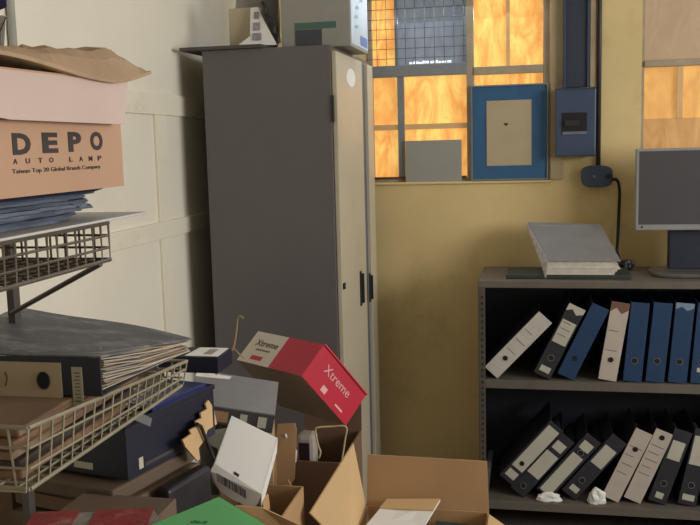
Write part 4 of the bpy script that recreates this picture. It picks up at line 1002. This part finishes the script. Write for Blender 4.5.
bm = NB(); box(bm, (xs_,yy,zlow), (xe_,yy+.10,zt4)); local(sf, 'body', bm, M_navy, bevel=.002)
bm = NB(); slabpoly(bm, [(P(184,350,y=yy).x,yy+.003,zt4+.0006), (xe_-.002,yy+.003,zt4+.0006), (xe_-.006,yy+.09,zt4+.0006), (P(186,350,y=yy).x,yy+.09,zt4+.0006)], .0012, Vector((0,0,1))); tl = local(sf, 'top_label', bm, M_white)
bm = NB(); hexa(bm, Vector((xe_-.045,yy+.02,zt4+.0019)), (.022,0,0), (0,.05,0), (0,0,.0006)); local(sf, 'round_stamp', bm, M_pc, parent=tl)
# toothed kraft strip and pencil
PX = -.752
def tp(px, py): return P(px, py, x=PX)
teeth = [(207,400),(204,404),(205.5,409),(199,413),(200,418),(194,421),(195.5,426),(188,430),(189.5,434),(181,440),(184,447),(196,461),(198.5,459),(197,448),(203,440),(206,430),(215.5,424),(212,408)]
bm = NB(); slabpoly(bm, [tp(*t_) for t_ in teeth], .004, Vector((1,0,0)))
o = tag(build('toothed_card', bm, M_kl), 'kraft card strip with a ragged toothed edge beside the navy box file', 'cardboard'); reorigin(o, tp(196,461))
bm = NB(); tube(bm, (P(197,424,x=PX+.012), P(201,426.5,x=PX+.012), P(214,459,x=PX+.012)), .0042, 8)
o = tag(build('dark_rod', bm, M_dark), 'dark slim rod leaning on the toothed kraft strip', 'rod'); reorigin(o, P(214,459,x=PX+.012))
co_ = nc+a_*.07-b2*.046; co_.z = BZ+.0006
bm = NB(); hexa(bm, co_, a_*.16, b2*.036, (0,0,.895-BZ))
o = tag(build('black_block', bm, mat('black_block_card', (34,32,36), .5, var=.2, scale=20), bevel=.008), 'black bag-like mass, built as a plain block, between the navy box and the small white carton', 'case'); reorigin(o, co_)  # plain upright block standing in for a black bag-like mass
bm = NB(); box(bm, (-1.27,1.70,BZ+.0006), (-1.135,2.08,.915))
o = tag(build('brown_carton', bm, mat('dark_brown_carton', (110,90,74), .8), bevel=.002), 'brown carton against the cream wall at the lower left, behind the rack post', 'carton'); reorigin(o, (-1.2,1.9,BZ))  # one even dark brown over the whole carton
# ---- piles of papers under the navy box and nearer
rnd = random.Random(5); z = BZ+.0008; top = nz0-.001; n = 12; hh = (top-z)/n
cols = [mat('dusty_manila', (132,118,98), .8, var=.12, scale=20), mat('dark_tan_board', (112,90,70), .8), mat('mid_brown_board', (124,98,72), .8), mat('dark_manila', (98,82,66), .8), M_pp[1]]
words = ['lowest','second','third','fourth','fifth','sixth','seventh','eighth','ninth','tenth','eleventh','topmost']
for k in range(n):
    j = rnd.uniform(-.015,.015); a0 = nc+b2*.01-a_*.04+Vector((j,rnd.uniform(-.02,.015),0)); a0.z = z+k*hh
    bm = NB(); hexa(bm, a0+b2*(.0+rnd.uniform(0,.02)), a_*.285, b2*.285, (0,0,hh*.82))
    o = tag(build('paper_bundle', bm, cols[(k*3+1)%5] if k<9 else cols[(3,1,3)[k-9]], bevel=.006), '%s bundle from the bottom in the brown paper pile under the navy box' % words[k] if k < 11 else 'topmost manila bundle directly under the large navy box file', 'paper bundle', 'manila bundles under the navy box'); reorigin(o, a0+a_*.15+b2*.14)
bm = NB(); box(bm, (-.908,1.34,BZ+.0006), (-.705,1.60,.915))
o = tag(build('brown_carton', bm, mat('dark_brown_carton', (110,90,74), .8), bevel=.002), 'brown carton under the red and white packet at the lower left', 'carton'); reorigin(o, (-.87,1.5,BZ))
pk = empty('printed_packet', (-.85,1.5,.9155), 'red and white printed packet at the lower left corner of the photo', 'packet')
q = [P(28,512,z=.943), P(154,509,z=.943), P(190,560,z=.943), P(0,560,z=.943)]
q[0].x = max(q[0].x,-.912); q[3].x = max(q[3].x,-.912)
bm = NB(); slabpoly(bm, [v-Vector((0,0,.0270)) for v in q], .0260, Vector((0,0,1))); pbd = local(pk, 'body', bm, mat('dull_white_print', (150,140,132), .6, var=.25, scale=60), bevel=.003)
for (ua_, ub_) in ((.0,.38), (.52,1.0)):
    bm = NB(); A_ = q[0]+(q[1]-q[0])*ua_; B_ = q[0]+(q[1]-q[0])*ub_; D_ = (q[3]-q[0])
    slabpoly(bm, [A_+Vector((0,0,0)), B_, B_+D_*.9, A_+D_*.9], .0012, Vector((0,0,1))); local(pk, 'red_print', bm, mat('red_print', (150,44,44), .6, var=.3, scale=40, spot=(190,170,160), spot_amt=.5), parent=pbd)
# green folder on its own carton
zg = .9465; gq = [P(219,496.6,z=zg+.008), P(286,537,z=zg+.008), P(200,600,z=zg+.008), P(112,541,z=zg+.008)]; gc = (gq[0]+gq[1]+gq[2]+gq[3])/4
bm = NB(); slabpoly(bm, [Vector(((v+(gc-v)*.36).x, (v+(gc-v)*.36).y, BZ+.0006)) for v in gq], zg-.001-BZ-.0006, Vector((0,0,1)))
o = tag(build('brown_carton', bm, M_kraft, bevel=.002), 'kraft carton under the bright green folder', 'carton'); reorigin(o, (gc.x,gc.y,BZ))
gf_ = empty('green_folder', ((gq[0]+gq[2])/2), 'bright green cardboard folder at the bottom edge beside the small white carton', 'folder')
gf_.location.z = zg
M_grn = mat('bright_green_card', (100,188,114), .6, var=.05, scale=8, bump=.05)
bm = NB(); slabpoly(bm, [v-Vector((0,0,.0022)) for v in gq], .0022, Vector((0,0,1))); tc_ = local(gf_, 'cover', bm, M_grn, bevel=.0006)
bm = NB(); slabpoly(bm, [v-Vector((0,0,.008))+(gf_.location-v)*.03 for v in gq], .0055, Vector((0,0,1))); local(gf_, 'papers', bm, M_paper)
rr = (gq[1]-gq[0]).normalized()
for nm_, p0, wd_ in (('CLE', P(190,523,z=zg+.0084), .030),):
    quadtext(nm_, p0, Vector((.99,.1,0)), Vector((-.1,.99,0)), wd_, mat('dark_green_ink', (48,104,62), .7), 'lettering', parent=gf_, hgt=.009)
